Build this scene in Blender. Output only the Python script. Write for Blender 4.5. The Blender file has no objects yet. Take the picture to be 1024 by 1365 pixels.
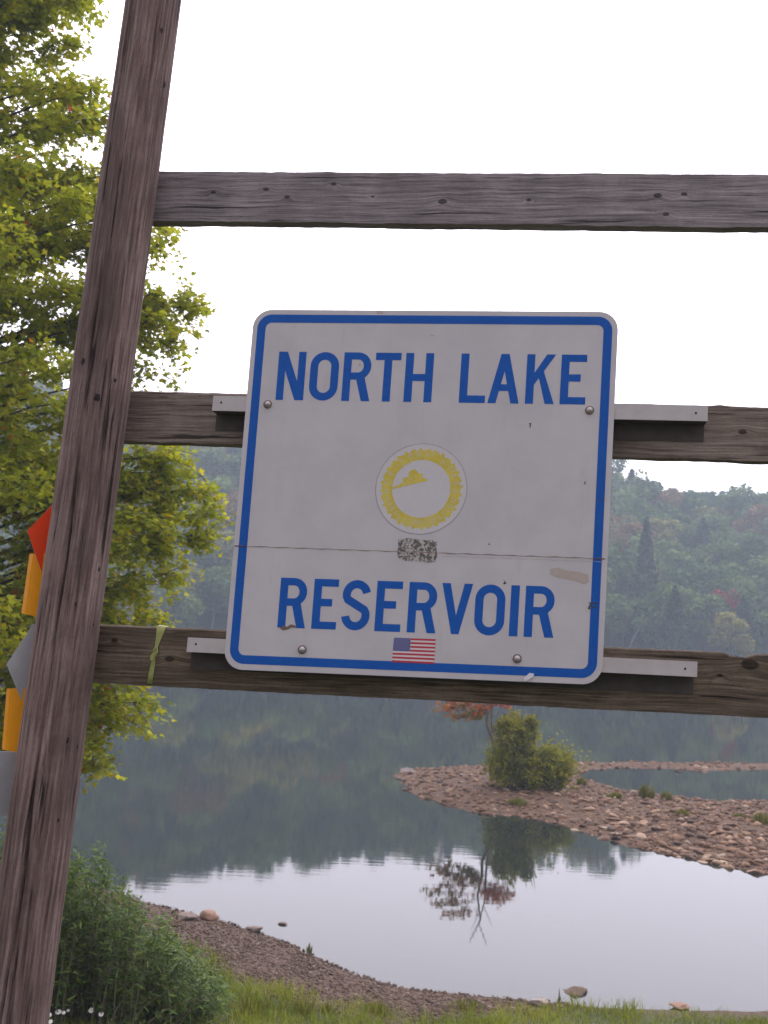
import bpy, math, random
import numpy as np
from mathutils import Vector, Matrix
from mathutils.geometry import delaunay_2d_cdt

random.seed(7)
RNG = np.random.default_rng(7)
SC = bpy.context.scene
COL = SC.collection

# ------------------------------------------------------------------ camera
FPX, CX, CY = 1500.0, 512.0, 682.5          # focal length and centre, in pixels of a 1024 x 1365 frame
CAM = np.array([0.0, 0.0, 4.0])             # eye 1.6 m above the bank, 4 m above the water
PITCH, ROLL = math.radians(5.8), math.radians(2.5)
_R0 = np.array([1.0, 0, 0]); _U0 = np.array([0, -math.sin(PITCH), math.cos(PITCH)])
FWD = np.array([0, math.cos(PITCH), math.sin(PITCH)])
RGT = math.cos(ROLL) * _R0 + math.sin(ROLL) * _U0
DWN = math.sin(ROLL) * _R0 - math.cos(ROLL) * _U0
cam = bpy.data.cameras.new('camera'); camo = bpy.data.objects.new('camera', cam); COL.objects.link(camo)
m = Matrix.Identity(4)
for i in range(3):
    m[i][0] = RGT[i]; m[i][1] = -DWN[i]; m[i][2] = -FWD[i]; m[i][3] = CAM[i]
camo.matrix_world = m
cam.sensor_fit = 'VERTICAL'; cam.sensor_height = 36.0; cam.lens = FPX / 1365 * 36
cam.clip_start = 0.05; cam.clip_end = 3000
cam.dof.use_dof = True; cam.dof.focus_distance = 2.85; cam.dof.aperture_fstop = 11
SC.camera = camo

# ------------------------------------------------------------------ sky, sun, exposure
SUN_AZ, SUN_EL = math.radians(12), math.radians(42)      # behind the cloud, ahead of the camera
SUN_DIR = (math.sin(SUN_AZ) * math.cos(SUN_EL), math.cos(SUN_AZ) * math.cos(SUN_EL), math.sin(SUN_EL))
SKY_LOW, SKY_HIGH = 8.5, 33.0
world = bpy.data.worlds.new('World'); SC.world = world; world.use_nodes = True
nt = world.node_tree; nt.nodes.clear()
def wn(t, **k):
    n = nt.nodes.new(t)
    for a, b in k.items(): setattr(n, a, b)
    return n
out = wn('ShaderNodeOutputWorld'); bg = wn('ShaderNodeBackground'); bg.inputs[1].default_value = 0.1
sky = wn('ShaderNodeTexSky', sky_type='NISHITA'); sky.sun_disc = False
sky.sun_elevation = SUN_EL; sky.sun_rotation = SUN_AZ; sky.dust_density = 5; sky.air_density = 1.0
hs = wn('ShaderNodeHueSaturation'); hs.inputs['Saturation'].default_value = 0.25
tc = wn('ShaderNodeTexCoord'); nrm = wn('ShaderNodeVectorMath', operation='NORMALIZE')
dt = wn('ShaderNodeVectorMath', operation='DOT_PRODUCT'); dt.inputs[1].default_value = SUN_DIR
mr = wn('ShaderNodeMapRange', interpolation_type='SMOOTHSTEP')
mr.inputs[1].default_value = -0.35; mr.inputs[2].default_value = 0.85; mr.inputs[3].default_value = SKY_LOW; mr.inputs[4].default_value = SKY_HIGH
vc = wn('ShaderNodeVectorMath', operation='SCALE'); vc.inputs[0].default_value = (0.985, 0.915, 1.03)
mx = wn('ShaderNodeMix', data_type='RGBA'); mx.inputs[0].default_value = 0.85
L = nt.links.new
L(tc.outputs['Generated'], nrm.inputs[0]); L(nrm.outputs[0], dt.inputs[0]); L(dt.outputs['Value'], mr.inputs[0])
L(mr.outputs[0], vc.inputs['Scale']); L(sky.outputs[0], hs.inputs['Color']); L(hs.outputs[0], mx.inputs[6]); L(vc.outputs[0], mx.inputs[7])
L(mx.outputs[2], bg.inputs[0]); L(bg.outputs[0], out.inputs[0])
sl = bpy.data.lights.new('sun', 'SUN'); sl.energy = 0.8; sl.angle = math.radians(25); sl.color = (1, .95, .9)
so = bpy.data.objects.new('sun', sl); COL.objects.link(so)
so.rotation_euler = Vector([-c for c in SUN_DIR]).to_track_quat('-Z', 'Y').to_euler()
vs = SC.view_settings; vs.view_transform = 'Standard'; vs.look = 'None'; vs.exposure = 0.0; vs.gamma = 1.0; vs.use_curve_mapping = False
cy = SC.cycles
cy.use_denoising = True; cy.max_bounces = 8; cy.diffuse_bounces = 5; cy.glossy_bounces = 3; cy.transmission_bounces = 3
cy.transparent_max_bounces = 6; cy.volume_bounces = 0; cy.use_adaptive_sampling = True; cy.adaptive_threshold = 0.02

# ------------------------------------------------------------------ helpers: space
def ray(px, py):
    return RGT * ((px - CX) / FPX) + DWN * ((py - CY) / FPX) + FWD
def at_z(px, py, z=0.0):
    d = ray(px, py); return CAM + d * ((z - CAM[2]) / d[2])
def at_y(px, py, Y):
    d = ray(px, py); return CAM + d * (Y / d[1])

_tab = RNG.random((64, 64, 64))
def vnoise(P):
    P = np.asarray(P, float); i = np.floor(P).astype(int); f = P - i; f = f * f * (3 - 2 * f); i0 = i & 63; i1 = (i + 1) & 63
    x0, y0, z0 = i0.T; x1, y1, z1 = i1.T; fx, fy, fz = f.T
    def l(a, b, t): return a + (b - a) * t
    return l(l(l(_tab[x0, y0, z0], _tab[x1, y0, z0], fx), l(_tab[x0, y1, z0], _tab[x1, y1, z0], fx), fy),
             l(l(_tab[x0, y0, z1], _tab[x1, y0, z1], fx), l(_tab[x0, y1, z1], _tab[x1, y1, z1], fx), fy), fz) * 2 - 1
def fbm(P, o=4):
    P = np.asarray(P, float); s = 0; a = 1; t = 0
    for k in range(o): s = s + a * vnoise(P * 2 ** k + 17.3 * k); t += a; a *= .5
    return s / t
def p3(x, y, s, z=0): return np.stack([x * s, y * s, np.full_like(x, z)], -1)

# ------------------------------------------------------------------ helpers: objects
def tag(o, label=None, cat=None, group=None, kind=None):
    if label: o['label'] = label
    if cat: o['category'] = cat
    if group: o['group'] = group
    if kind: o['kind'] = kind
    return o
def empty(name, loc, **k):
    o = bpy.data.objects.new(name, None); COL.objects.link(o); o.location = loc; o.empty_display_size = .1
    return tag(o, **k)
def mesh(name, V, F, mat=None, attrs=None, smooth=False, matidx=None):
    """V (n,3); F list of faces or an int array (m,k)"""
    me = bpy.data.meshes.new(name); V = np.asarray(V, np.float32)
    if isinstance(F, np.ndarray):
        n, k = F.shape; me.vertices.add(len(V)); me.vertices.foreach_set('co', V.ravel())
        me.loops.add(n * k); me.loops.foreach_set('vertex_index', F.ravel().astype(np.int32))
        me.polygons.add(n); me.polygons.foreach_set('loop_start', np.arange(0, n * k, k, dtype=np.int32))
        me.update(calc_edges=True)
    else:
        me.from_pydata(V.tolist(), [], F); me.update()
    if smooth: me.polygons.foreach_set('use_smooth', np.ones(len(me.polygons), bool))
    for an, av in (attrs or {}).items():
        av = np.asarray(av, np.float32)
        if av.ndim == 1: a = me.attributes.new(an, 'FLOAT', 'POINT'); a.data.foreach_set('value', av)
        else: a = me.attributes.new(an, 'FLOAT_VECTOR', 'POINT'); a.data.foreach_set('vector', av.ravel())
    for q in (mat if isinstance(mat, (list, tuple)) else [mat] if mat else []): me.materials.append(q)
    if matidx is not None: me.polygons.foreach_set('material_index', np.asarray(matidx, np.int32))
    return me
def obj(name, me, parent=None, origin=None, **k):
    """link a mesh built in world coordinates; its origin is moved to its thing's base"""
    o = bpy.data.objects.new(name, me); COL.objects.link(o)
    if parent is not None:
        o.parent = parent
        w = Vector((0, 0, 0)); q = parent
        while q is not None: w += q.location; q = q.parent
        me.transform(Matrix.Translation(-w))
    elif origin is not None:
        me.transform(Matrix.Translation(-Vector(origin))); o.location = origin
    return tag(o, **k)
def grid_faces(nu, nv, wrap=False):
    i = np.arange(nu if wrap else nu - 1)[:, None]; j = np.arange(nv - 1)[None, :]; i2 = (i + 1) % nu
    return np.stack([i * nv + j, i2 * nv + j, i2 * nv + j + 1, i * nv + j + 1], -1).reshape(-1, 4)
class MB:
    def __init__(s): s.v = []; s.f = []; s.m = []; s.n = 0
    def add(s, V, F, mi=0):
        V = np.asarray(V, float); s.v.append(V); s.f += [tuple(int(a) + s.n for a in f) for f in F]; s.m += [mi] * len(F); s.n += len(V)
    def mesh(s, name, mat, smooth=False):
        return mesh(name, np.concatenate(s.v), s.f, mat, smooth=smooth, matidx=s.m)
def tube(pts, rad, seg=6):
    P = np.asarray(pts, float); n = len(P); T = np.gradient(P, axis=0); T /= np.linalg.norm(T, axis=1)[:, None] + 1e-9
    ref = np.array([0.31, 0.95, 0.05]); A = np.cross(T, ref); A /= np.linalg.norm(A, axis=1)[:, None] + 1e-9; B = np.cross(T, A)
    th = np.linspace(0, 2 * np.pi, seg, endpoint=False); R = np.broadcast_to(np.asarray(rad, float), (n,))
    V = P[:, None] + R[:, None, None] * (np.cos(th)[None, :, None] * A[:, None] + np.sin(th)[None, :, None] * B[:, None])
    i = np.arange(n - 1)[:, None]; j = np.arange(seg)[None]; j2 = (j + 1) % seg
    F = np.stack([i * seg + j, i * seg + j2, (i + 1) * seg + j2, (i + 1) * seg + j], -1).reshape(-1, 4)
    return V.reshape(-1, 3), F
class TB:
    """gathers many tubes into one quad mesh"""
    def __init__(s): s.v = []; s.f = []; s.n = 0
    def add(s, pts, rad, seg=5):
        V, F = tube(pts, rad, seg); s.v.append(V); s.f.append(F + s.n); s.n += len(V)
    def mesh(s, name, mat): return mesh(name, np.concatenate(s.v), np.concatenate(s.f), mat, smooth=True)

# ------------------------------------------------------------------ helpers: materials
class M:
    def __init__(s, name):
        s.m = bpy.data.materials.new(name); s.m.use_nodes = True; s.t = s.m.node_tree; s.t.nodes.clear()
        s.o = s.t.nodes.new('ShaderNodeOutputMaterial')
    def n(s, t, ins=None, **k):
        q = s.t.nodes.new(t)
        for a, b in k.items(): setattr(q, a, b)
        for a, b in (ins or {}).items(): s.set(q.inputs[a], b)
        return q
    def set(s, sock, v):
        if isinstance(v, bpy.types.NodeSocket): s.t.links.new(v, sock)
        elif isinstance(v, bpy.types.Node): s.t.links.new(v.outputs[0], sock)
        else: sock.default_value = v if not (isinstance(v, tuple) and len(v) == 3 and sock.type == 'RGBA') else (*v, 1)
    def noise(s, vec, scale, detail=4, rough=.55, dist=0):
        return s.n('ShaderNodeTexNoise', {'Vector': vec, 'Scale': scale, 'Detail': detail, 'Roughness': rough, 'Distortion': dist}).outputs[0]
    def ramp(s, fac, stops):
        r = s.n('ShaderNodeValToRGB', {0: fac}); e = r.color_ramp.elements
        while len(e) < len(stops): e.new(.5)
        for q, (p, c) in zip(e, stops): q.position = p; q.color = (*c, 1) if len(c) == 3 else c
        return r.outputs[0]
    def mix(s, f, a, b, mode='MIX'):
        return s.n('ShaderNodeMix', {0: f, 6: a, 7: b}, data_type='RGBA', blend_type=mode).outputs[2]
    def math(s, op, a, b=0.0, clamp=False):
        return s.n('ShaderNodeMath', {0: a, 1: b}, operation=op, use_clamp=clamp).outputs[0]
    def mr(s, v, a, b, c=0.0, d=1.0):
        return s.n('ShaderNodeMapRange', {0: v, 1: a, 2: b, 3: c, 4: d}, interpolation_type='SMOOTHSTEP').outputs[0]
    def scale(s, v, x, y, z, loc=(0, 0, 0)):
        return s.n('ShaderNodeMapping', {0: v, 3: (x, y, z), 1: loc}).outputs[0]
    def bump(s, h, st, d=.01):
        return s.n('ShaderNodeBump', {'Height': h, 'Strength': st, 'Distance': d}).outputs[0]
    def pos(s): return s.n('ShaderNodeNewGeometry').outputs['Position']
    def attr(s, n): return s.n('ShaderNodeAttribute', attribute_name=n)
    def bsdf(s, col, rough=.8, normal=None, **k):
        b = s.n('ShaderNodeBsdfPrincipled', {'Base Color': col, 'Roughness': rough})
        if normal is not None: s.set(b.inputs['Normal'], normal)
        for a, v in k.items(): s.set(b.inputs[a.replace('_', ' ')], v)
        s.t.links.new(b.outputs[0], s.o.inputs[0]); return s.m

def plain(name, col, rough=.6, var=.12, sc=60, **k):
    q = M(name); f = q.noise(q.pos(), sc, 5)
    c = q.mix(f, tuple(c * (1 - var) for c in col), tuple(min(1, c * (1 + var)) for c in col))
    return q.bsdf(c, rough, q.bump(f, .15, .002), **k)

def wood(name, dark, mid, light, knots=(), gscale=1.0, cyl=False):
    q = M(name); v = q.attr('fc').outputs['Vector']
    warp = q.noise(v, 3.0, 3, .5)
    # bend the grain round the knots
    km = None; vv = v
    for (kx, ky, kr) in knots:
        d = q.n('ShaderNodeVectorMath', {0: q.scale(v, .6, 1, 1, (-kx * .6, -ky, 0)), 1: (0, 0, 0)}, operation='DISTANCE').outputs['Value']
        g = q.mr(d, kr * 3.2, kr * .3)
        c = q.mr(d, kr * .95, kr * .55)
        km = (g, c) if km is None else (q.math('MAXIMUM', km[0], g), q.math('MAXIMUM', km[1], c))
    off = q.math('MULTIPLY', warp, .010 if cyl else .022)
    if km: off = q.math('ADD', off, q.math('MULTIPLY', km[0], .008))
    vv = q.n('ShaderNodeVectorMath', {0: v, 1: q.n('ShaderNodeCombineXYZ', {1: off}).outputs[0]}, operation='ADD').outputs[0]
    fine = q.noise(q.scale(vv, 5, 150 * gscale, 40), 1.0, 5, .65)
    band = q.noise(q.scale(vv, 1.4, 28 * gscale, 8), 1.0, 4, .6)
    blot = q.noise(v, 7, 4, .6)
    spk = q.noise(q.scale(v, 60, 220, 100), 1.0, 2, .5)
    c = q.ramp(fine, [(.33, dark), (.50, mid), (.68, light)])
    grit = q.noise(q.scale(v, 90, 420, 200), 1.0, 3, .7); c = q.mix(q.math('MULTIPLY', q.mr(grit, .52, .66), .45), c, dark)
    c = q.mix(q.mr(band, .34, .60), q.mix(.38, c, dark), c)
    c = q.mix(q.math('MULTIPLY', q.mr(blot, .45, .75), .6), c, tuple(x * .5 for x in mid))
    c = q.mix(q.math('MULTIPLY', q.mr(blot, .48, .3), .3), c, light)
    if cyl:      # long damp stains down the post
        big = q.noise(q.scale(v, 1.1, 9, 1, (.45, 0, 0)), 1.0, 4, .6)
        c = q.mix(q.math('MULTIPLY', q.mr(big, .47, .66), .6), c, tuple(x * .38 for x in mid))
    crack = q.mr(q.noise(q.scale(vv, 2.0, 62 * gscale, 10, (3, 5, 1)), 1.0, 4, .6), .385, .33)
    c = q.mix(q.math('MULTIPLY', crack, .85), c, tuple(x * .18 for x in dark))
    h = q.math('ADD', q.math('MULTIPLY', fine, .6), q.math('MULTIPLY', spk, .2))
    h = q.math('SUBTRACT', h, crack)
    if km:
        c = q.mix(q.math('MULTIPLY', km[1], .8), c, tuple(x * .3 for x in dark)); h = q.math('SUBTRACT', h, km[1])
    return q.bsdf(c, .9, q.bump(h, .8, .004), Specular_IOR_Level=.2)

def leafmat(name, stops, trans=.35, rnd='attr', gloss=.45):
    q = M(name)
    r = q.attr('rnd').outputs['Fac'] if rnd == 'attr' else q.n('ShaderNodeObjectInfo').outputs['Random']
    if rnd == 'obj': r = q.math('ADD', q.math('MULTIPLY', r, .8), q.math('MULTIPLY', q.attr('rnd').outputs['Fac'], .2))
    c = q.ramp(r, stops)
    p = q.n('ShaderNodeBsdfPrincipled', {'Base Color': c, 'Roughness': gloss, 'Specular IOR Level': .12})
    t = q.n('ShaderNodeBsdfTranslucent', {0: q.mix(1.0, c, (1.35, 1.3, .7), 'MULTIPLY')})
    mm = q.n('ShaderNodeMixShader', {0: trans, 1: p.outputs[0], 2: t.outputs[0]})
    q.t.links.new(mm.outputs[0], q.o.inputs[0]); return q.m

# ================================================================== SETTING
def poly_sd(X, Y, poly):
    """signed distance to a closed polygon, positive inside"""
    P = np.asarray(poly)[:, :2]; Q = np.roll(P, -1, 0); d = np.full(X.shape, 1e9); ins = np.zeros(X.shape, bool)
    for (ax, ay), (bx, by) in zip(P, Q):
        ex, ey = bx - ax, by - ay; t = np.clip(((X - ax) * ex + (Y - ay) * ey) / (ex * ex + ey * ey + 1e-12), 0, 1)
        d = np.minimum(d, np.hypot(X - ax - t * ex, Y - ay - t * ey))
        with np.errstate(divide='ignore', invalid='ignore'):
            c = ((ay > Y) != (by > Y)) & (X < (bx - ax) * (Y - ay) / (by - ay) + ax)
        ins ^= c
    return np.where(ins, d, -d)

# --- lake bed: one sheet under everything
q = M('lake_silt'); f = q.noise(q.pos(), .8, 5); lake_silt = q.bsdf(q.mix(f, (.05, .045, .03), (.09, .08, .06)), .95)
V = [(-300, -60, -1.6), (300, -60, -1.6), (300, 420, -1.6), (-300, 420, -1.6)]
obj('ground', mesh('ground', V, [(0, 1, 2, 3)], lake_silt), kind='structure')

# --- water
q = M('still_water'); P = q.pos()
rip = q.noise(q.scale(P, 1.1, 5.5, 1), 1.0, 3, .5); fine_r = q.noise(q.scale(P, 6, 22, 1), 1.0, 2, .5)
patch = q.mr(q.noise(q.scale(P, .05, .35, 1), 1.0, 2, .5), .5, .68)
h = q.math('ADD', rip, q.math('MULTIPLY', q.math('MULTIPLY', fine_r, patch), .5))
water = q.bsdf((.020, .026, .024), .025, q.bump(h, .045, .012), IOR=1.37)
V = [(-300, -20, 0), (300, -20, 0), (300, 260, 0), (-300, 260, 0)]
obj('lake', mesh('lake', V, [(0, 1, 2, 3)], water), kind='structure')

# --- near bank
SHP = [(-700, 1010), (-350, 1070), (0, 1145), (150, 1188), (240, 1213), (290, 1226), (340, 1241), (400, 1264), (470, 1297), (540, 1316), (620, 1328), (740, 1338), (860, 1346), (1024, 1347), (1300, 1347), (1700, 1340)]
shore = np.array([at_z(*p)[:2] for p in SHP])
o_ = np.argsort(shore[:, 0]); shore = shore[o_]
def shore_y(x):
    x = np.asarray(x, float); return np.interp(x, shore[:, 0], shore[:, 1]) + .07 * fbm(p3(x, x * 0, 2.3), 3)
def bank_z(x, y):
    x = np.asarray(x, float); y = np.asarray(y, float); d = shore_y(x) - y; t = np.clip(d / np.maximum(shore_y(x) - .5, 1), 0, 1)
    z = np.where(d > 0, .085 * np.minimum(d, 4) + 2.1 * t ** 2.1, .22 * np.maximum(d, -6))
    return z + .03 * fbm(p3(x, y, 1.7, 3.1), 3) * np.clip(d + .3, 0, 1)
def grassiness(x, y):
    """0 on the bare gravel, 1 in the sward"""
    px = x; d = shore_y(x) - y
    lim = np.interp(px, [-6, -2.6, -1.6, -.6, .3, 1.2, 1.8, 2.6], [1.3, 1.9, 2.3, 2.1, 1.1, .55, .25, .0])
    return np.clip((d - lim) / np.where(x < .8, 1.1, .5) + .9 * fbm(p3(x, y, 1.7, 7.7), 4), 0, 1)
s = np.linspace(-1, 1, 420); gx = np.sinh(s * 3.3) / np.sinh(3.3) * 290
s = np.linspace(0, 1, 420); gy = 22 - np.sinh(s * 2.6) / np.sinh(2.6) * 80
X, Y = np.meshgrid(gx, gy, indexing='ij'); Z = bank_z(X.ravel(), Y.ravel()).reshape(X.shape)
far = np.abs(X) > 40
V = np.stack([X, Y, Z], -1).reshape(-1, 3)
q = M('bank_soil'); P = q.pos(); g = q.attr('grass').outputs['Fac']
st = q.noise(P, 55, 4, .7); vor = q.n('ShaderNodeTexVoronoi', {'Vector': P, 'Scale': 22}); vcol = vor.outputs['Color']
vf = q.n('ShaderNodeSeparateColor', {0: vcol}).outputs[0]
grav = q.mix(.5, q.ramp(vf, [(.1, (.055, .030, .022)), (.6, (.085, .050, .030)), (.95, (.14, .088, .056))]), q.ramp(st, [(.3, (.05, .028, .020)), (.7, (.15, .088, .064))]))
soil = q.ramp(q.noise(P, 9, 5), [(.3, (.030, .042, .012)), (.7, (.065, .075, .022))])
bank_soil = q.bsdf(q.mix(g, grav, soil), .95, q.bump(q.math('ADD', st, vor.outputs['Distance']), .6, .02))
obj('grassy_bank', mesh('grassy_bank', V, grid_faces(420, 420)[:, ::-1].copy(), bank_soil, {'grass': grassiness(V[:, 0], V[:, 1])}, True), kind='structure')
def bank_hit(px, py):
    d = ray(px, py); t = 3.0
    while t < 30:
        p = CAM + d * t
        if p[2] < float(bank_z(p[0], p[1])): return p
        t += .02
    return at_z(px, py)

# --- gravel bar and far spit
BAR = [(527, 1035), (538, 1027), (600, 1023), (650, 1020), (700, 1021), (750, 1029), (800, 1046), (850, 1058), (900, 1064), (960, 1068), (1024, 1070), (1200, 1070), (1700, 1080), (2100, 1180), (1900, 1290), (1350, 1235), (1150, 1192), (1024, 1166), (960, 1153), (900, 1140), (850, 1130), (800, 1116), (760, 1103), (700, 1089), (640, 1084), (590, 1072), (545, 1054)]
SPIT = [(730, 1030), (745, 1017), (850, 1016), (1024, 1018), (1300, 1019), (1700, 1025), (1700, 1045), (1300, 1033), (1024, 1026), (930, 1028), (900, 1025), (830, 1024), (790, 1026), (765, 1034)]
barP = [at_z(*p) for p in BAR]; spitP = [at_z(*p) for p in SPIT]
def bar_z(x, y):
    x = np.asarray(x, float); y = np.asarray(y, float)
    jx = x + .18 * fbm(p3(x, y, 1.6, 1), 3); jy = y + .25 * fbm(p3(x, y, 1.6, 9), 3)
    d = poly_sd(jx, jy, barP); e = poly_sd(jx, jy, spitP)
    h = np.where(d > 0, .30 * (1 - np.exp(-d * .55)), .3 * np.maximum(d, -2)); k = np.where(e > 0, .15 * (1 - np.exp(-e * .9)), .3 * np.maximum(e, -2))
    return np.maximum(h, k) + .035 * fbm(p3(x, y, 2.2, 5), 3)
gx = np.linspace(-1.5, 38, 330); gy = np.linspace(13, 42, 300); X, Y = np.meshgrid(gx, gy, indexing='ij')
V = np.stack([X.ravel(), Y.ravel(), bar_z(X.ravel(), Y.ravel())], -1)
q = M('bar_gravel'); P = q.pos(); st = q.noise(P, 26, 4, .7); v1 = q.n('ShaderNodeTexVoronoi', {'Vector': P, 'Scale': 9})
vf = q.n('ShaderNodeSeparateColor', {0: v1.outputs['Color']}).outputs[1]
bar_gravel = q.bsdf(q.mix(.5, q.ramp(vf, [(.1, (.06, .032, .018)), (.9, (.17, .090, .046))]), q.ramp(st, [(.3, (.05, .028, .016)), (.7, (.16, .092, .050))])), .95, q.bump(q.math('ADD', st, v1.outputs['Distance']), .8, .05))
gravel_bar = obj('gravel_bar', mesh('gravel_bar', V, grid_faces(330, 300), bar_gravel, smooth=True), kind='structure')

# --- stones
def ico(sub):
    import bmesh
    b = bmesh.new(); bmesh.ops.create_icosphere(b, subdivisions=sub, radius=1)
    V = np.array([v.co[:] for v in b.verts]); F = np.array([[v.index for v in f.verts] for f in b.faces]); b.free(); return V, F
ICO1, ICO2 = ico(1), ico(2)
def stone_shape(base, seed, flat=.55):
    V, F = base; r = np.random.default_rng(seed); V = V.copy()
    for _ in range(11):                      # planes knocked off the ball
        n = r.normal(size=3); n /= np.linalg.norm(n); d = r.uniform(.45, .88); k = V @ n; V -= np.outer(np.maximum(k - d, 0), n)
    V *= [r.uniform(.85, 1.25), r.uniform(.7, 1.0), flat * r.uniform(.8, 1.2)]
    V *= (1 + .06 * r.normal(size=len(V)))[:, None]; return V, F
def rockmat(name, stops, rnd):
    q = M(name); r = q.n('ShaderNodeObjectInfo').outputs['Random'] if rnd == 'obj' else q.attr('rnd').outputs['Fac']
    n = q.noise(q.pos(), 18, 5, .65); c = q.mix(.3, q.ramp(r, stops), q.ramp(n, [(.35, (.03, .02, .016)), (.65, (.22, .15, .11))]))
    return q.bsdf(c, .9, q.bump(n, .5, .02))
STONE = [(0, (.05, .028, .019)), (.4, (.145, .072, .036)), (.75, (.245, .138, .070)), (.93, (.38, .24, .14)), (1, (.50, .40, .30))]
stone_o = rockmat('stone_rock', STONE, 'obj'); stone_s = rockmat('stone_rubble', STONE, 'attr')
protos = [stone_shape(ICO2 if k < 3 else ICO1, 40 + k) for k in range(8)]
def scatter_bar(n):
    res = []
    while len(res) < n:
        px = RNG.uniform(520, 1140, 4000); py = RNG.uniform(1008, 1200, 4000)
        for a, b in zip(px, py):
            p = at_z(a, b, .15)
            if -1.5 < p[0] < 30 and p[1] < 41: res.append((p[0], p[1]))
    P = np.array(res[:n]); z = bar_z(P[:, 0], P[:, 1]); k = z > -.03; return P[k], z[k]
P, Zb = scatter_bar(16000)
siz = .024 + .088 * RNG.random(len(P)) ** 2.7
order = np.argsort(-siz / P[:, 1]); big = order[:300]; rest = order[300:]
pm = [mesh('stone', V * .5, F.copy(), stone_o) for V, F in (stone_shape(ICO2, 90 + k, .55) for k in range(8))]
for i in big:
    o = bpy.data.objects.new('stone', pm[i % 8]); COL.objects.link(o); o.parent = gravel_bar
    o.location = (P[i, 0], P[i, 1], Zb[i] + siz[i] * .12); sc = siz[i] * 2.3; o.scale = (sc * random.uniform(.9, 1.5), sc, sc * random.uniform(.7, 1.1)); o.rotation_euler = (random.uniform(-.3, .3), random.uniform(-.3, .3), random.uniform(0, 6.28))
def rubble(pts, z, size, name, mat, parent=None, base=None, sink=.1):
    VV = []; FF = []; RR = []; n = 0
    for k in range(len(pts)):
        V, F = (base or protos)[k % len(base or protos)]; a = RNG.uniform(0, 6.28); c, s_ = math.cos(a), math.sin(a)
        W = V @ np.array([[c, s_, 0], [-s_, c, 0], [0, 0, 1]]) * size[k] + [pts[k, 0], pts[k, 1], z[k] + size[k] * sink]
        VV.append(W); FF.append(F + n); RR.append(np.full(len(W), RNG.random())); n += len(W)
    o = obj(name, mesh(name, np.concatenate(VV), np.concatenate(FF), mat, {'rnd': np.concatenate(RR)}, False), parent, kind='stuff'); return o
rubble(P[rest], Zb[rest], siz[rest] * 1.05, 'small_stones', stone_s, gravel_bar, protos[3:])
# far side-view continuation of the bar, sparse
Pn = RNG.uniform((10, 15), (36, 41), (2500, 2)); zn = bar_z(Pn[:, 0], Pn[:, 1]); kk = zn > 0
rubble(Pn[kk], zn[kk], .05 + .14 * RNG.random(kk.sum()) ** 2, 'outer_stones', stone_s, gravel_bar, protos[3:])

# --- gravel on the near beach
res = []
for _ in range(38000):
    p = at_z(RNG.uniform(60, 760), RNG.uniform(1165, 1365), .2); res.append(p[:2])
P = np.array(res); g = grassiness(P[:, 0], P[:, 1]); z = bank_z(P[:, 0], P[:, 1]); d = shore_y(P[:, 0]) - P[:, 1]
k = (d > -.12) & (g < .85) & (RNG.random(len(P)) > g); P, z = P[k][:11000], z[k][:11000]
sz = .010 + .028 * RNG.random(len(P)) ** 3
rubble(P, z, sz, 'beach_gravel', rockmat('beach_pebble', [(0, (.034, .020, .012)), (.5, (.085, .050, .029)), (.9, (.14, .086, .053)), (1, (.36, .28, .23))], 'attr'), base=protos[3:])

# --- hillside across the water
SKY_LINE = np.array([(-900, 380), (-300, 470), (0, 512), (200, 542), (290, 564), (400, 582), (520, 606), (640, 628), (760, 630), (815, 624), (850, 640), (880, 656), (960, 660), (1024, 668), (1200, 676), (1700, 690), (2500, 640)], float)
YR, YS = 190.0, 132.0
rx = np.array([at_y(a, b, YR)[0] for a, b in SKY_LINE]); rz = np.array([at_y(a, b, YR)[2] for a, b in SKY_LINE])
def hill_z(x, y):
    x = np.asarray(x, float); y = np.asarray(y, float)
    ys = YS + 5 * fbm(p3(x, x * 0, .03), 2) + .12 * np.maximum(x - 20, 0)
    xr = x * YR / np.maximum(y, 60.0)        # the skyline keeps its bearing
    top = np.interp(xr, rx, rz) - 9.0
    t = np.clip((y - ys) / (YR - ys), 0, 1); s_ = .35 * t + .65 * t * t * (3 - 2 * t)
    z = top * s_ + np.where(y > YR, (y - YR) * .03, 0) + np.where(y < ys, .25 * (y - ys), .9 * np.clip((y - ys) / 3, 0, 1))
    return np.maximum(z + 1.1 * fbm(p3(x, y, .06, 2), 3) * t, -2.5)
gx = np.linspace(-298, 298, 240); gy = 118 + 300 * np.linspace(0, 1, 120) ** 1.6; X, Y = np.meshgrid(gx, gy, indexing='ij')
V = np.stack([X.ravel(), Y.ravel(), hill_z(X.ravel(), Y.ravel())], -1)
q = M('forest_floor'); forest_floor = q.bsdf(q.ramp(q.noise(q.pos(), .5, 5), [(.3, (.02, .03, .012)), (.7, (.06, .06, .025))]), .95)
obj('hillside', mesh('hillside', V, grid_faces(240, 120), forest_floor, smooth=True), kind='structure')

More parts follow.
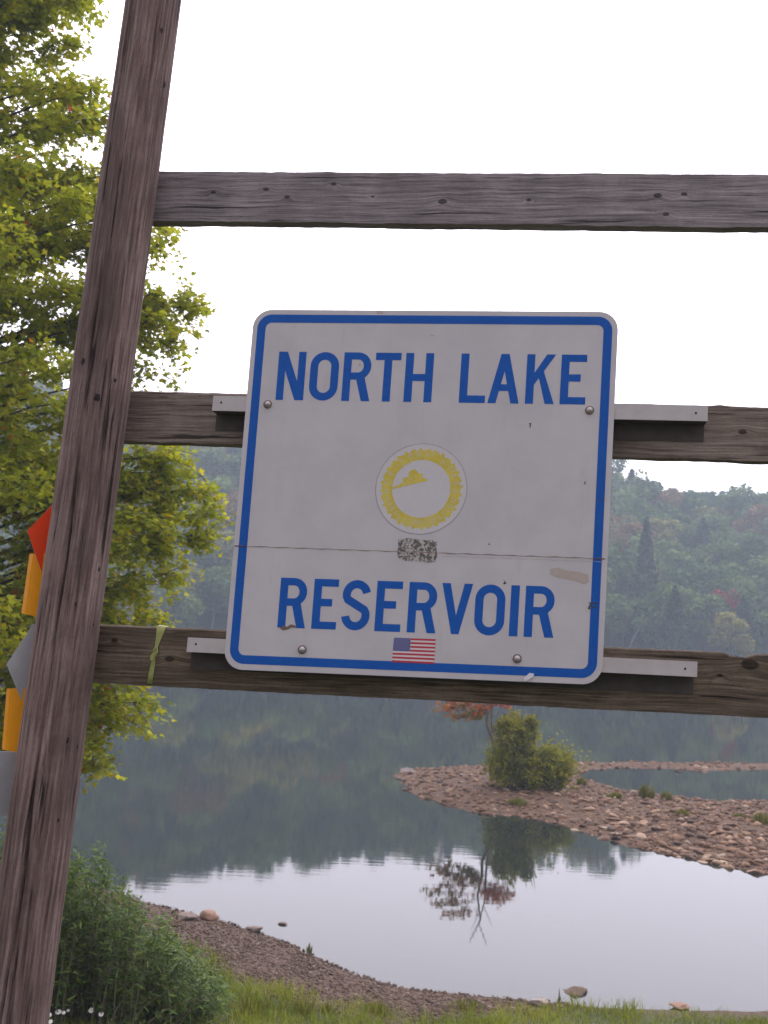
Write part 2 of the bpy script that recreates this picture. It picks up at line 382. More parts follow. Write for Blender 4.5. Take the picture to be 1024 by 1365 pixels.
# --- forest trees: prototypes with a crown of leaf clumps and a trunk
bark_far = plain('forest_bark', (.10, .085, .07), .9, .3, 4)
def leaf_quads(C, size, N=None, spread=1.0, aspect=1.0, rng=RNG):
    """one quad per centre, facing mostly along N with jitter"""
    n = len(C); N = rng.normal(size=(n, 3)) * spread + (0 if N is None else N); N /= np.linalg.norm(N, axis=1)[:, None] + 1e-9
    A = np.cross(N, rng.normal(size=(n, 3))); A /= np.linalg.norm(A, axis=1)[:, None] + 1e-9; B = np.cross(N, A)
    S = (size if np.ndim(size) else np.full(n, size))[:, None]
    V = np.stack([C - A * S, C - B * S * aspect * .6 + N * S * .15, C + A * S, C + B * S * aspect * .6 - N * S * .1], 1).reshape(-1, 3)
    return V, np.arange(n * 4).reshape(-1, 4)
def crown_points(kind, n, r):
    if kind == 'conifer':
        z = r.random(n) ** .8; tier = .5 + .5 * np.abs(np.sin(z * 26)); rad = (1 - z) ** .85 * .26 * (.55 + .45 * tier) * np.sqrt(r.uniform(.25, 1, n)); a = r.uniform(0, 6.28, n)
        return np.stack([rad * np.cos(a), rad * np.sin(a), .08 + .92 * z - rad * .25], -1)
    P = []; nb = 11
    for k in range(nb):
        if k == 0: c = np.array([0, 0, .62]); rr = .27
        else:
            a = r.uniform(0, 6.28); h = r.uniform(.34, .88); w = .26 * math.sin(math.pi * min(.95, max(.15, (h - .15) / .9))) * r.uniform(.6, 1.2)
            c = np.array([w * math.cos(a), w * math.sin(a), h]); rr = r.uniform(.10, .18)
        m_ = n // nb; d = r.normal(size=(m_, 3)); d /= np.linalg.norm(d, axis=1)[:, None]
        P.append(c + d * rr * r.uniform(.72, 1.08, m_)[:, None] * [1, 1, .8])
    return np.concatenate(P)
def forest_tree_mesh(kind, n, seed, mat, leaf=.035):
    r = np.random.default_rng(seed); C = crown_points(kind, n, r); ctr = np.array([0, 0, .5])
    V, F = leaf_quads(C, leaf * r.uniform(.7, 1.4, len(C)), (C - ctr) * 1.2 + [0, 0, .5], .6, rng=r)
    rn = np.repeat(r.random(len(C)), 4)
    z = np.linspace(0, .8, 6); T, G = tube(np.stack([.015 * np.sin(z * 5), .01 * np.cos(z * 7), z - .04], -1), np.linspace(.02, .006, 6), 5)
    lim = [(T, G)]
    for k in range(4):
        a = r.uniform(0, 6.28); h = r.uniform(.25, .5)
        lim.append(tube([(0, 0, h), (.07 * math.cos(a), .07 * math.sin(a), h + .07), (.17 * math.cos(a), .17 * math.sin(a), h + .18)], [.008, .006, .003], 4))
    VV = [V]; FF = [F]; c0 = len(V); mi = [0] * len(F)
    for (T, G) in lim: VV.append(T); FF.append(G + c0); c0 += len(T); mi += [1] * len(G)
    VV = np.concatenate(VV); rn = np.concatenate([rn, np.zeros(len(VV) - len(V))])
    return VV, np.concatenate(FF), mi, rn
fm = {
 'green': leafmat('leaves_forest_green', [(0, (.045, .095, .024)), (.5, (.085, .150, .032)), (1, (.15, .21, .040))], .25, 'obj', .6),
 'yellow': leafmat('leaves_forest_yellow', [(0, (.18, .21, .035)), (1, (.28, .25, .045))], .25, 'obj', .6),
 'rust': leafmat('leaves_forest_rust', [(0, (.17, .095, .04)), (1, (.21, .13, .05))], .25, 'obj', .6),
 'red': leafmat('leaves_forest_red', [(0, (.28, .03, .03)), (1, (.32, .05, .03))], .25, 'obj', .6),
 'conifer': leafmat('needles_dark_green', [(0, (.030, .058, .030)), (1, (.055, .088, .038))], .1, 'obj', .6)}
pro = {}
def proto(kind, colour, seed, n=1700):
    V, F, mi, rn = forest_tree_mesh(kind, n, seed, None, .026 if kind == 'conifer' else .032)
    return mesh('forest_tree', V, F, [fm[colour], bark_far], {'rnd': rn}, matidx=mi)
pro['green'] = [proto('broad', 'green', k) for k in range(4)]; pro['yellow'] = [proto('broad', 'yellow', 10 + k) for k in range(2)]
pro['rust'] = [proto('broad', 'rust', 20 + k) for k in range(2)]; pro['red'] = [proto('broad', 'red', 30)]
pro['conifer'] = [proto('conifer', 'conifer', 40 + k) for k in range(2)]
LAB = {'green': 'hazy green broadleaved tree', 'yellow': 'yellowing tree',
       'rust': 'rust tinged autumn tree', 'conifer': 'dark pointed conifer'}
cand = []
for gy_ in np.arange(133, 236, 4.3):
    for gx_ in np.arange(-125, 128, 4.6):
        x = gx_ + RNG.uniform(-1.7, 1.7); y = gy_ + RNG.uniform(-1.6, 1.6); z = float(hill_z(x, y))
        if z > .35: cand.append((x, y, z))
vis = []
for (x, y, z) in cand:                      # the ones the photo shows largest come first
    px = CX + (np.dot(np.array([x, y, z + 6]) - CAM, RGT) / np.dot(np.array([x, y, z + 6]) - CAM, FWD)) * FPX
    side = (140 < px < 340) or (790 < px < 1040)
    vis.append((y + (0 if side else 22) + (200 if not -60 < px < 1090 else 0) + (80 if y > YR + 6 else 0)))
order = np.argsort(vis); chosen = set(order[:296].tolist())
stuffV = []; stuffF = []; stuffR = []; sn = 0
low = {k: [forest_tree_mesh('conifer' if k == 'conifer' else 'broad', 430 if k != 'conifer' else 380, 60 + s_, None, .062 if k != 'conifer' else .045) for s_ in range(2)] for k in ('green', 'conifer')}
stuff_leaf = leafmat('leaves_forest_mass', [(0, (.034, .065, .024)), (.45, (.085, .145, .032)), (.7, (.14, .19, .035)), (.85, (.19, .19, .04)), (1, (.17, .11, .05))], .2, 'attr', .6)
for i, (x, y, z) in enumerate(cand):
    u = RNG.random(); kind = 'green' if u < .76 else 'yellow' if u < .88 else 'rust' if u < .93 else 'conifer'
    hgt = RNG.uniform(7.5, 11.5) * (.98 if kind == 'conifer' else 1)
    if y < 146: hgt *= .85
    rot = RNG.uniform(0, 6.28); wd = hgt * RNG.uniform(.9, 1.2) * (1.25 if kind == 'conifer' else 1)
    if i in chosen:
        me = pro[kind][int(RNG.integers(len(pro[kind])))]
        o = bpy.data.objects.new('conifer_tree' if kind == 'conifer' else 'forest_tree', me); COL.objects.link(o)
        o.location = (x, y, z - .2); o.rotation_euler = (0, 0, rot); o.scale = (wd, wd, hgt)
        d_ = np.array([x, y, z + 6]) - CAM; sx = CX + d_ @ RGT / (d_ @ FWD) * FPX
        zone = 'left of the sign' if sx < 345 else 'right of the sign' if sx > 800 else 'behind the sign'
        lev = 'beside the far shore' if z < 7 else 'halfway up the far hill' if z < 18 else 'near the top of the far hill'
        tag(o, '%s %s, %s' % (LAB[kind], lev, zone), 'tree', kind + ' trees on the far hillside')
    else:
        V, F, mi, rn = low['conifer' if kind == 'conifer' else 'green'][i % 2]; c, s_ = math.cos(rot), math.sin(rot)
        W = V @ np.array([[c, s_, 0], [-s_, c, 0], [0, 0, 1]]) * [wd, wd, hgt] + [x, y, z - .2]
        stuffV.append(W); stuffF.append(F + sn); sn += len(W); base_ = {'conifer': 0, 'green': RNG.uniform(.15, .6), 'yellow': .78, 'rust': .93}[kind]
        stuffR.append(np.clip(base_ + .1 * (rn - .5), 0, 1))
obj('distant_woods', mesh('distant_woods', np.concatenate(stuffV), np.concatenate(stuffF), stuff_leaf, {'rnd': np.concatenate(stuffR)}), kind='stuff',
    label='hazy green woods filling the rest of the far hillside', cat='woods')
def special(px, py, Y, me, h, w, name, label, cat='tree'):
    p = at_y(px, py, Y); z = float(hill_z(p[0], p[1])); o = bpy.data.objects.new(name, me); COL.objects.link(o)
    h = max(h, p[2] - z); o.location = (p[0], p[1], z - .2); o.scale = (w, w, h); tag(o, label, cat); return o
special(862, 690, 139, pro['conifer'][0], 13, 12, 'conifer_tree', 'tall dark conifer right of the sign, standing before the hillside woods')
special(965, 775, 140, pro['red'][0], 4, 6, 'maple_tree', 'small bright red maple low on the hillside at the right')
special(1003, 672, 168, pro['rust'][0], 7, 9, 'forest_tree', 'reddish brown round crowned tree near the hilltop at the far right')
special(296, 650, 150, pro['rust'][1], 9, 10, 'forest_tree', 'pinkish rust tree on the hill just left of the sign')
special(240, 735, 136, pro['yellow'][1], 6, 9, 'forest_tree', 'pale yellow green tree at the water edge left of the sign')
# a pale leaning dead trunk on the far shore
p = at_y(850, 868, 133); pz = float(hill_z(p[0], p[1]))
tb = TB(); tb.add([(p[0] - 1.6, p[1], pz - .3), (p[0] - .6, p[1], pz + 2.2), (p[0] + .3, p[1], pz + 4.0), (p[0] + 2.2, p[1], pz + 5.6)], [.10, .09, .06, .02], 6)
o = obj('dead_tree', tb.mesh('dead_tree', plain('bleached_wood', (.16, .14, .125), .9)), origin=(p[0] - 1.6, p[1], pz - .3)); tag(o, 'pale bare leaning trunk at the foot of the far hill', 'dead tree')

# ================================================================== SIGN FRAME (built in the sign's own plane)
q4 = np.array([[339, 412.7], [825, 415.7], [802.4, 913.2], [297.7, 891.8]]) - [CX, CY]
A = []
for (X_, Y_), (x, y) in zip([(0, 0), (1, 0), (1, 1), (0, 1)], q4):
    A += [[X_, Y_, 1, 0, 0, 0, -x * X_, -x * Y_, -x], [0, 0, 0, X_, Y_, 1, -y * X_, -y * Y_, -y]]
Hm = np.linalg.svd(np.array(A))[2][-1].reshape(3, 3); Kc = np.diag([1 / FPX, 1 / FPX, 1])
ha, hb, ht = (Kc @ Hm).T; SW = .914; s_ = SW / np.linalg.norm(ha) * np.sign(ht[2]); ha, hb, ht = ha * s_, hb * s_, ht * s_
SH = float(np.linalg.norm(hb))
def c2w(v): return RGT * v[0] + DWN * v[1] + FWD * v[2]
EU, EV, E0 = c2w(ha) / SW, c2w(hb) / SH, CAM + c2w(ht)
EN = np.cross(EU, EV); EN /= np.linalg.norm(EN)
if EN @ FWD < 0: EN = -EN
def FR(u, v, w=0.0):
    """frame coordinates in metres: u right, v down from the sign's top left corner, w away from the viewer"""
    u, v, w = np.broadcast_arrays(np.asarray(u, float), v, w)
    return E0 + u[..., None] * EU + v[..., None] * EV + w[..., None] * EN
Binv = np.linalg.inv(np.stack([EU, EV, EN], 1))
def uv(px, py, w=0.0):
    d = Binv @ ray(px, py); o = Binv @ (CAM - E0); t = (w - o[2]) / d[2]; return o[0] + d[0] * t, o[1] + d[1] * t

W_RAIL = .052        # rail face
# ---- rails
def rail(corners, name, mat, parent, thick=.040, ext=.95, chips=(), seed=0):
    """corners px: TL, TR, BR, BL of the face"""
    (ul, vl), (ur, vr), (ur2, vr2), (ul2, vl2) = [uv(*c, W_RAIL) for c in corners]
    x0, x1 = min(ul, ul2) - .06, max(ur, ur2) + ext; nu, nv, nw = 420, 14, 6
    U = np.linspace(x0, x1, nu); top = vl + (U - ul) * (vr - vl) / (ur - ul); bot = vl2 + (U - ul2) * (vr2 - vl2) / (ur2 - ul2)
    prof = [(i / nv, 0) for i in range(nv)] + [(1, i / nw) for i in range(nw)] + [(1 - i / nv, 1) for i in range(nv)] + [(0, 1 - i / nw) for i in range(nw)]
    V = []; fc = []
    for (a, b) in prof:
        r = .0035; aa = a; v = top + (bot - top) * a; w = np.full(nu, W_RAIL + b * thick)
        if b == 0 and a in (0,): v = v + r; 
        nz = fbm(np.stack([U * 7 + seed, np.full(nu, a * 9.), np.full(nu, b * 3.)], -1), 3); nz2 = fbm(np.stack([U * 40 + seed, np.full(nu, a * 5.), np.full(nu, b * 3.)], -1), 2)
        v = v + (.0018 * nz + .0012 * nz2) * (1 if a in (0, 1) else 0); w = w + .0012 * nz2 * (b == 0)
        if a == 0 and b == 0:
            for (cu, cw, cd) in chips: v = v + cd * np.clip(1 - np.abs(U - cu) / cw, 0, 1) * (.7 + .5 * nz2)
        if a == 0 and b > 0:
            for (cu, cw, cd) in chips: v = v + .6 * cd * np.clip(1 - np.abs(U - cu) / cw, 0, 1)
        V.append(FR(U, v, w)); fc.append(np.stack([U + seed, v + b * .3, w * 0 + b * .1], -1))
    V = np.stack(V, 1); fc = np.stack(fc, 1); k = len(prof)
    i = np.arange(nu - 1)[:, None]; j = np.arange(k)[None]; j2 = (j + 1) % k
    F = np.stack([i * k + j, (i + 1) * k + j, (i + 1) * k + j2, i * k + j2], -1).reshape(-1, 4)
    me = mesh(name, V.reshape(-1, 3), [tuple(f) for f in F.tolist()] + [tuple(range(k))[::-1], tuple(range((nu - 1) * k, nu * k))], mat, {'fc': fc.reshape(-1, 3)})
    return obj(name, me, parent)
post_c = FR(-.0, 0)  # placeholder, replaced below
def kn(pts, seed): return [(uv(x, y, W_RAIL)[0] + seed, uv(x, y, W_RAIL)[1], r * (.55 + .45 * ((x * 7 + y) % 10) / 10)) for x, y, r in pts]
gw = dict(dark=(.052, .042, .042), mid=(.150, .120, .118), light=(.27, .225, .225))
w_top = wood('weathered_board_grey', (.090, .077, .078), (.245, .21, .212), (.38, .335, .335), kn([(285, 256, .009), (355, 252, .007), (383, 262, .008), (445, 245, .010), (497, 262, .006), (590, 268, .010), (705, 266, .008), (877, 260, .008), (912, 258, .009), (888, 285, .010)], 0))
w_mid = wood('weathered_board_umber', (.080, .062, .050), (.195, .155, .128), (.30, .255, .220), kn([(990, 575, .010)], 5))
w_bot = wood('weathered_board_mossy', (.040, .031, .021), (.135, .102, .073), (.24, .19, .14), kn([(226, 878, .016), (153, 853, .009), (1000, 885, .020), (960, 900, .010)], 9))
# post axis and radius from its two edges
PE = [((172, 0), (238, 0)), ((135, 240), (213, 240)), ((100, 480), (178, 480)), ((54, 780), (139, 780)), ((12, 1080), (93, 1080)), ((-22, 1365), (66, 1365))]
WP = W_RAIL - .078
pc = []
for (l, r) in PE:
    ul, vl = uv(*l, WP); ur, vr = uv(*r, WP); pc.append(((ul + ur) / 2, (vl + vr) / 2, abs(ur - ul) / 2 * .985))
pc = np.array(pc); o_ = np.argsort(pc[:, 1]); pc = pc[o_]
cu = np.polyfit(pc[:, 1], pc[:, 0], 1); cr = np.polyfit(pc[:, 1], pc[:, 2], 1)
def post_axis(v): return np.polyval(cu, v)
def post_rad(v): return np.polyval(cr, v)
def v_at_ground(u):
    v = 1.0
    while v < 6:
        p = FR(u, v, WP)
        if p[2] < float(bank_z(p[0], p[1])) - .3: return v
        v += .02
    return v
vg = v_at_ground(post_axis(2.5)); base = FR(post_axis(vg - .3), vg - .3, WP)
frame = empty('sign_frame', base, label='leaning frame of a round wooden post and three weathered cross boards', cat='sign frame')
w_post = wood('weathered_post', (.065, .042, .036), (.175, .120, .106), (.30, .225, .205), [], .8, True)
def post(du, parent, mat, name='post', cracks=()):
    nv_, ns = 700, 220; vv = np.linspace(-1.75, vg, nv_); th = np.linspace(0, 2 * np.pi, ns, endpoint=False)
    VV, TT = np.meshgrid(vv, th, indexing='ij'); R = post_rad(VV)
    P_ = np.stack([np.cos(TT) * 2.2 + du, np.sin(TT) * 2.2, VV * 1.3], -1).reshape(-1, 3); R = R * (1 + .018 * fbm(P_, 3).reshape(R.shape))
    P_ = np.stack([np.cos(TT) * 14 + du, np.sin(TT) * 14, VV * 1.1], -1).reshape(-1, 3); R = R + .0022 * fbm(P_, 3).reshape(R.shape)
    P_ = np.stack([np.cos(TT) * 34 + du, np.sin(TT) * 34, VV * 2.0], -1).reshape(-1, 3); R = R - .0035 * np.clip(fbm(P_, 2).reshape(R.shape) - .25, 0, 1) * 2
    for (v0, v1, a0, a1, wd, dp) in cracks:
        t = (VV - v0) / (v1 - v0); ca = a0 + (a1 - a0) * t + .035 * np.sin(VV * 5 + a0) + .02 * np.sin(VV * 17)
        on = np.clip(t * 12, 0, 1) * np.clip((1 - t) * 12, 0, 1) * (.6 + .4 * np.sin(VV * 9 + 2)); dd = np.abs(((TT - ca + np.pi) % (2 * np.pi)) - np.pi) * R
        R = R - dp * on * np.clip(1 - dd / wd, 0, 1)
    U = post_axis(VV) + du + R * np.cos(TT); W_ = WP + R * np.sin(TT) * -1
    V = FR(U, VV, W_); fc = np.stack([VV, TT * .08, R], -1)
    F = grid_faces(nv_, ns); i = np.arange(nv_ - 1)[:, None]; j = np.arange(ns)[None]; j2 = (j + 1) % ns
    F = np.stack([i * ns + j, i * ns + j2, (i + 1) * ns + j2, (i + 1) * ns + j], -1).reshape(-1, 4).tolist()
    F += [tuple(range(ns))[::-1], tuple(range((nv_ - 1) * ns, nv_ * ns))]
    return obj(name, mesh(name, V.reshape(-1, 3), [tuple(f) for f in F], mat, {'fc': fc.reshape(-1, 3)}, True), parent)
HP = math.pi / 2   # front of the post faces the viewer at th = pi/2
post(0, frame, w_post, cracks=[(-.10, 2.6, HP + .12, HP - .28, .0055, .030), (-.75, -.2, HP + .42, HP + .36, .004, .009), (-1.3, -.6, HP + .45, HP + .5, .003, .006), (.55, 1.3, HP - .75, HP - .6, .003, .006),
                               (-.9, -.1, HP - .55, HP - .62, .0025, .005), (.1, .7, HP + .75, HP + .6, .003, .006), (1.0, 1.9, HP + .5, HP + .62, .003, .007), (-1.5, -1.0, HP - .3, HP - .35, .004, .008)])
post(2.66, frame, w_post)
rail([(210, 227), (1024, 231), (1024, 303), (205, 294)], 'cross_board', w_top, frame, seed=0)
rail([(175, 520), (1024, 542), (1024, 615), (163, 588)], 'cross_board', w_mid, frame, seed=5, chips=[(uv(960, 540, W_RAIL)[0], .03, -.004)])
rail([(125, 832), (1024, 872), (1024, 957), (120, 910)], 'cross_board', w_bot, frame, seed=9, chips=[(uv(992, 872, W_RAIL)[0], .03, .022), (uv(975, 872, W_RAIL)[0], .012, .014)])
# holes and knots on the post: dark recessed plugs
knot_m = plain('knot_wood', (.014, .010, .010), .95, .4)
def disc_on_post(px, py, r, asp=1.4):
    u, v = uv(px, py, WP - .07); R = post_rad(v); s = np.clip((u - post_axis(v)) / R, -.95, .95); a = math.acos(s)
    pts = []; n = 12
    for k in range(n):
        t = 2 * math.pi * k / n; jj = random.uniform(.6, 1.15); du = r * math.cos(t) * jj; dv = r * asp * math.sin(t) * jj * random.uniform(.8, 1.5); aa = a + du / R
        pts.append(FR(post_axis(v + dv) + (R + .0012) * math.cos(aa), v + dv, WP - (R + .0012) * math.sin(aa)))
    ctr = FR(post_axis(v) + (R + .0016) * math.cos(a), v, WP - (R + .0016) * math.sin(a))
    obj('knot', mesh('knot', pts + [ctr], [(k, (k + 1) % n, n) for k in range(n)], knot_m), frame)
for a in [(111, 482, .006, 1.5), (130, 530, .009, 1.0), (217, 100, .005, 1.6), (150, 505, .004, 1.3), (100, 806, .003, 2), (124, 757, .0035, 2), (73, 1095, .0035, 1.2), (212, 35, .004, 1.6), (86, 988, .0035, 2), (94, 998, .003, 2), (118, 832, .003, 1.2)]: disc_on_post(*a)

# ---- sign
sign = empty('lake_sign', FR(SW / 2, SH + 0.0, .004), label='square white reservoir sign with blue border and lettering, bolted to the cross boards', cat='sign')
q = M('sign_sheeting'); P = q.pos(); n1 = q.noise(P, 9, 4, .6); n2 = q.noise(P, 420, 3, .7); n3 = q.noise(q.scale(P, 30, 30, 4), 1, 4, .6)
vsp = q.n('ShaderNodeTexVoronoi', {'Vector': P, 'Scale': 45}); spot = q.mr(vsp.outputs['Distance'], .07, .03); sp2 = q.n('ShaderNodeSeparateColor', {0: vsp.outputs['Color']}).outputs[0]
spot = q.math('MULTIPLY', spot, q.math('GREATER_THAN', sp2, .86))
c = q.mix(q.mr(n1, .3, .7), (.46, .435, .445), (.51, .485, .49)); c = q.mix(q.math('MULTIPLY', q.mr(n2, .35, .65), .18), c, (.36, .33, .38)); c = q.mix(q.math('MULTIPLY', q.mr(n3, .58, .8), .35), c, (.36, .33, .30))
c = q.mix(q.math('MULTIPLY', spot, .6), c, (.16, .13, .10)); sheeting = q.bsdf(c, .5, q.bump(n2, .1, .0005), Specular_IOR_Level=.35)
q = M('sign_blue_ink'); P = q.pos(); n1 = q.noise(P, 14, 4, .6); n2 = q.noise(P, 300, 2, .6)
c = q.mix(n1, (.005, .066, .315), (.008, .092, .385)); c = q.mix(q.math('MULTIPLY', q.mr(n2, .4, .7), .2), c, (.04, .16, .50)); blue = q.bsdf(c, .5, Specular_IOR_Level=.15)
def rrect(x0, y0, x1, y1, r, n=10):
    p = []
    for cx_, cy_, a0 in ((x1 - r, y0 + r, -90), (x1 - r, y1 - r, 0), (x0 + r, y1 - r, 90), (x0 + r, y0 + r, 180)):
        for k in range(n + 1):
            a = math.radians(a0 + 90 * k / n); p.append((cx_ + r * math.cos(a), cy_ + r * math.sin(a)))
    return p
def plate(pts2, w0, w1, name, mat, parent, bev=.0004, edge=None, **k):
    n = len(pts2); P2 = np.array(pts2); f = FR(P2[:, 0], P2[:, 1], w0); b = FR(P2[:, 0], P2[:, 1], w1)
    F = [tuple(range(n)), tuple(range(2 * n - 1, n - 1, -1))] + [(i, n + i, n + (i + 1) % n, (i + 1) % n) for i in range(n)]
    mi = [0, 0] + [1 if edge else 0] * n
    return obj(name, mesh(name, np.concatenate([f, b]), F, [mat, edge] if edge else mat, matidx=mi), parent, **k)
alu_edge = plain('cut_aluminium', (.55, .53, .54), .4, .1, 90, Metallic=.3)
# two sheets meet at the seam
seam_l, seam_r = uv(308, 727.5)[1], uv(811, 745)[1]
full = rrect(0, 0, SW, SH, .047)
up = [(u, v) for u, v in full if v < SH * .5]; lo = [(u, v) for u, v in full if v > SH * .5]
up_right = [p for p in up if p[0] > SW / 2]; up_left = [p for p in up if p[0] <= SW / 2]; lo_right = [p for p in lo if p[0] > SW / 2]; lo_left = [p for p in lo if p[0] <= SW / 2]
plate(up_right + [(SW, seam_r - .0006), (0, seam_l - .0006)] + up_left, 0, .003, 'panel', sheeting, sign, edge=alu_edge)
plate([(0, seam_l + .0006), (SW, seam_r + .0006)] + lo_right + lo_left, 0, .003, 'panel', sheeting, sign, edge=alu_edge)
def flat(polys, w, name, mat, parent, **k):
    """union of overlapping 2D polygons as one thin sheet"""
    vs_, fs = [], []
    for p in polys:
        if sum(p[i - 1][0] * p[i][1] - p[i][0] * p[i - 1][1] for i in range(len(p))) < 0: p = p[::-1]
        fs.append(list(range(len(vs_), len(vs_) + len(p)))); vs_ += [Vector(a) for a in p]
    v2, e2, f2, ov, oe, of = delaunay_2d_cdt(vs_, [], fs, 0, 1e-7)
    V = np.array([tuple(a) for a in v2]); ctr = np.array([V[list(f)].mean(0) for f in f2]); ins = np.zeros(len(f2), bool)
    for p in polys:
        P_ = np.array(p); c_ = np.zeros(len(f2), bool)
        for (ax, ay), (bx, by) in zip(P_, np.roll(P_, -1, 0)):
            if ay != by: c_ ^= ((ay > ctr[:, 1]) != (by > ctr[:, 1])) & (ctr[:, 0] < (bx - ax) * (ctr[:, 1] - ay) / (by - ay) + ax)
        ins |= c_
    F = [tuple(f) for f, o in zip(f2, ins) if o]
    V3 = FR(V[:, 0], V[:, 1], w); nrm_ = np.cross(V3[F[0][1]] - V3[F[0][0]], V3[F[0][2]] - V3[F[0][0]])
    if nrm_ @ EN > 0: F = [f[::-1] for f in F]
    return obj(name, mesh(name, V3, F, mat), parent, **k)
ou = rrect(.0125, .0125, SW - .0135, SH - .0145, .036); inn = rrect(.0338, .0338, SW - .0348, SH - .0358, .016)
n = len(ou); flat([[ou[i], ou[(i + 1) % n], inn[(i + 1) % n], inn[i]] for i in range(n)], -.0004, 'border', blue, sign)

def arc(cx_, cy_, r1, r2, a0, a1, n=14, ex=1.0):
    """ring segment as quads; ex stretches x"""
    out_ = []
    for k in range(n):
        a, b = [math.radians(a0 + (a1 - a0) * t / n) for t in (k, k + 1)]
        out_.append([(cx_ + r1 * math.cos(a), cy_ + r1 * math.sin(a)), (cx_ + r1 * math.cos(b), cy_ + r1 * math.sin(b)), (cx_ + r2 * math.cos(b), cy_ + r2 * math.sin(b)), (cx_ + r2 * math.cos(a), cy_ + r2 * math.sin(a))])
    return out_
def box2(a, b, c, d): return [(a, b), (c, b), (c, d), (a, d)]
def glyph(ch, W, H, s):
    """letter polygons, y up, box W x H, stroke s"""
    if ch == 'I': return [box2(0, 0, W, H)]
    if ch == 'L': return [box2(0, 0, s, H), box2(0, 0, W, s * .95)]
    if ch == 'T': return [box2(W / 2 - s / 2, 0, W / 2 + s / 2, H), box2(0, H - s * .95, W, H)]
    if ch == 'H': return [box2(0, 0, s, H), box2(W - s, 0, W, H), box2(0, H / 2 - s * .45, W, H / 2 + s * .45)]
    if ch == 'E': return [box2(0, 0, s, H), box2(0, 0, W, s * .92), box2(0, H - s * .92, W, H), box2(0, H * .53 - s * .46, W * .78, H * .53 + s * .46)]
    if ch == 'N': return [box2(0, 0, s * .96, H), box2(W - s * .96, 0, W, H), [(0, H), (s * 1.12, H), (W, 0), (W - s * 1.12, 0)]]
    if ch == 'V': return [[(0, H), (s * 1.02, H), (W / 2 + s * .5, 0), (W / 2 - s * .45, 0)], [(W - s * 1.02, H), (W, H), (W / 2 + s * .45, 0), (W / 2 - s * .5, 0)]]
    if ch == 'A': return [[(0, 0), (s * 1.02, 0), (W / 2 + s * .5, H), (W / 2 - s * .5, H)], [(W - s * 1.02, 0), (W, 0), (W / 2 + s * .5, H), (W / 2 - s * .5, H)], box2(W * .22, H * .25, W * .78, H * .25 + s * .85)]
    if ch == 'K': return [box2(0, 0, s, H), [(s * .8, H * .33), (s * .8, H * .33 + s * 1.55), (W - s * 1.1, H), (W, H)], [(W - s * 1.12, 0), (W, 0), (W * .60, H * .66), (W * .42, H * .56)]]
    if ch == 'W': return [[(0, H), (s, H), (W * .3 + s * .3, 0), (W * .3 - s * .4, 0)], [(W * .5 - s * .4, H), (W * .5 + s * .4, H), (W * .3 + s * .4, 0), (W * .3 - s * .3, 0)], [(W * .5 - s * .4, H), (W * .5 + s * .4, H), (W * .7 + s * .3, 0), (W * .7 - s * .4, 0)], [(W - s, H), (W, H), (W * .7 + s * .4, 0), (W * .7 - s * .3, 0)]]
    if ch == 'Y': return [box2(W / 2 - s / 2, 0, W / 2 + s / 2, H * .48), [(0, H), (s, H), (W / 2 + s / 2, H * .42), (W / 2 - s / 2, H * .42)], [(W - s, H), (W, H), (W / 2 + s / 2, H * .42), (W / 2 - s / 2, H * .42)]]
    r = W / 2
    if ch in 'OC':
        P = arc(r, H - r, r, r - s, 0, 180) + arc(r, r, r, r - s, 180, 360) + [box2(0, r, s, H - r)]
        return P + ([box2(W - s, r, W, H - r)] if ch == 'O' else [box2(W - s, H * .68, W, H - r), box2(W - s, r, W, H * .32)])
    if ch in 'RP':
        hb_ = H * .56; rb = hb_ / 2; xm = W - rb * .98
        P = [box2(0, 0, s, H), box2(0, H - s * .92, xm, H), box2(0, H - hb_, xm, H - hb_ + s * .92)]
        cyb = H - rb
        for k in range(14):
            a, b = [math.radians(-90 + 180 * t / 14) for t in (k, k + 1)]; ro, ri = rb, rb - s * .92; xo = rb * .95; xi = xo - s * .97
            P.append([(xm + xo * math.cos(a), cyb + ro * math.sin(a)), (xm + xo * math.cos(b), cyb + ro * math.sin(b)), (xm + xi * math.cos(b), cyb + ri * math.sin(b)), (xm + xi * math.cos(a), cyb + ri * math.sin(a))])
        if ch == 'R': P.append([(W - s * 1.08, 0), (W, 0), (W * .44 + s * 1.15, H - hb_ + s * .5), (W * .44, H - hb_ + s * .5)])
        return P
    if ch == 'S':
        pts = []
        rr = r - s / 2; ry = rr * 1.06
        for a in range(12, 216, 12): pts.append((r + rr * math.cos(math.radians(a)), H - ry - s / 2 + ry * math.sin(math.radians(a))))
        for a in range(30, -180, -12): pts.append((r + rr * math.cos(math.radians(a)), ry + s / 2 + ry * math.sin(math.radians(a))))
        P_ = np.array(pts); T = np.gradient(P_, axis=0); T /= np.linalg.norm(T, axis=1)[:, None]; N_ = np.stack([-T[:, 1], T[:, 0]], -1) * s / 2
        return [[tuple(P_[i] + N_[i]), tuple(P_[i + 1] + N_[i + 1]), tuple(P_[i + 1] - N_[i + 1]), tuple(P_[i] - N_[i])] for i in range(len(P_) - 1)]
def place(ch, ul, ur, vb, vt, s, w, name, mat, parent):
    P = glyph(ch, ur - ul, vb - vt, s)
    return flat([[(ul + x, vb - y) for x, y in p] for p in P], w, name, mat, parent)
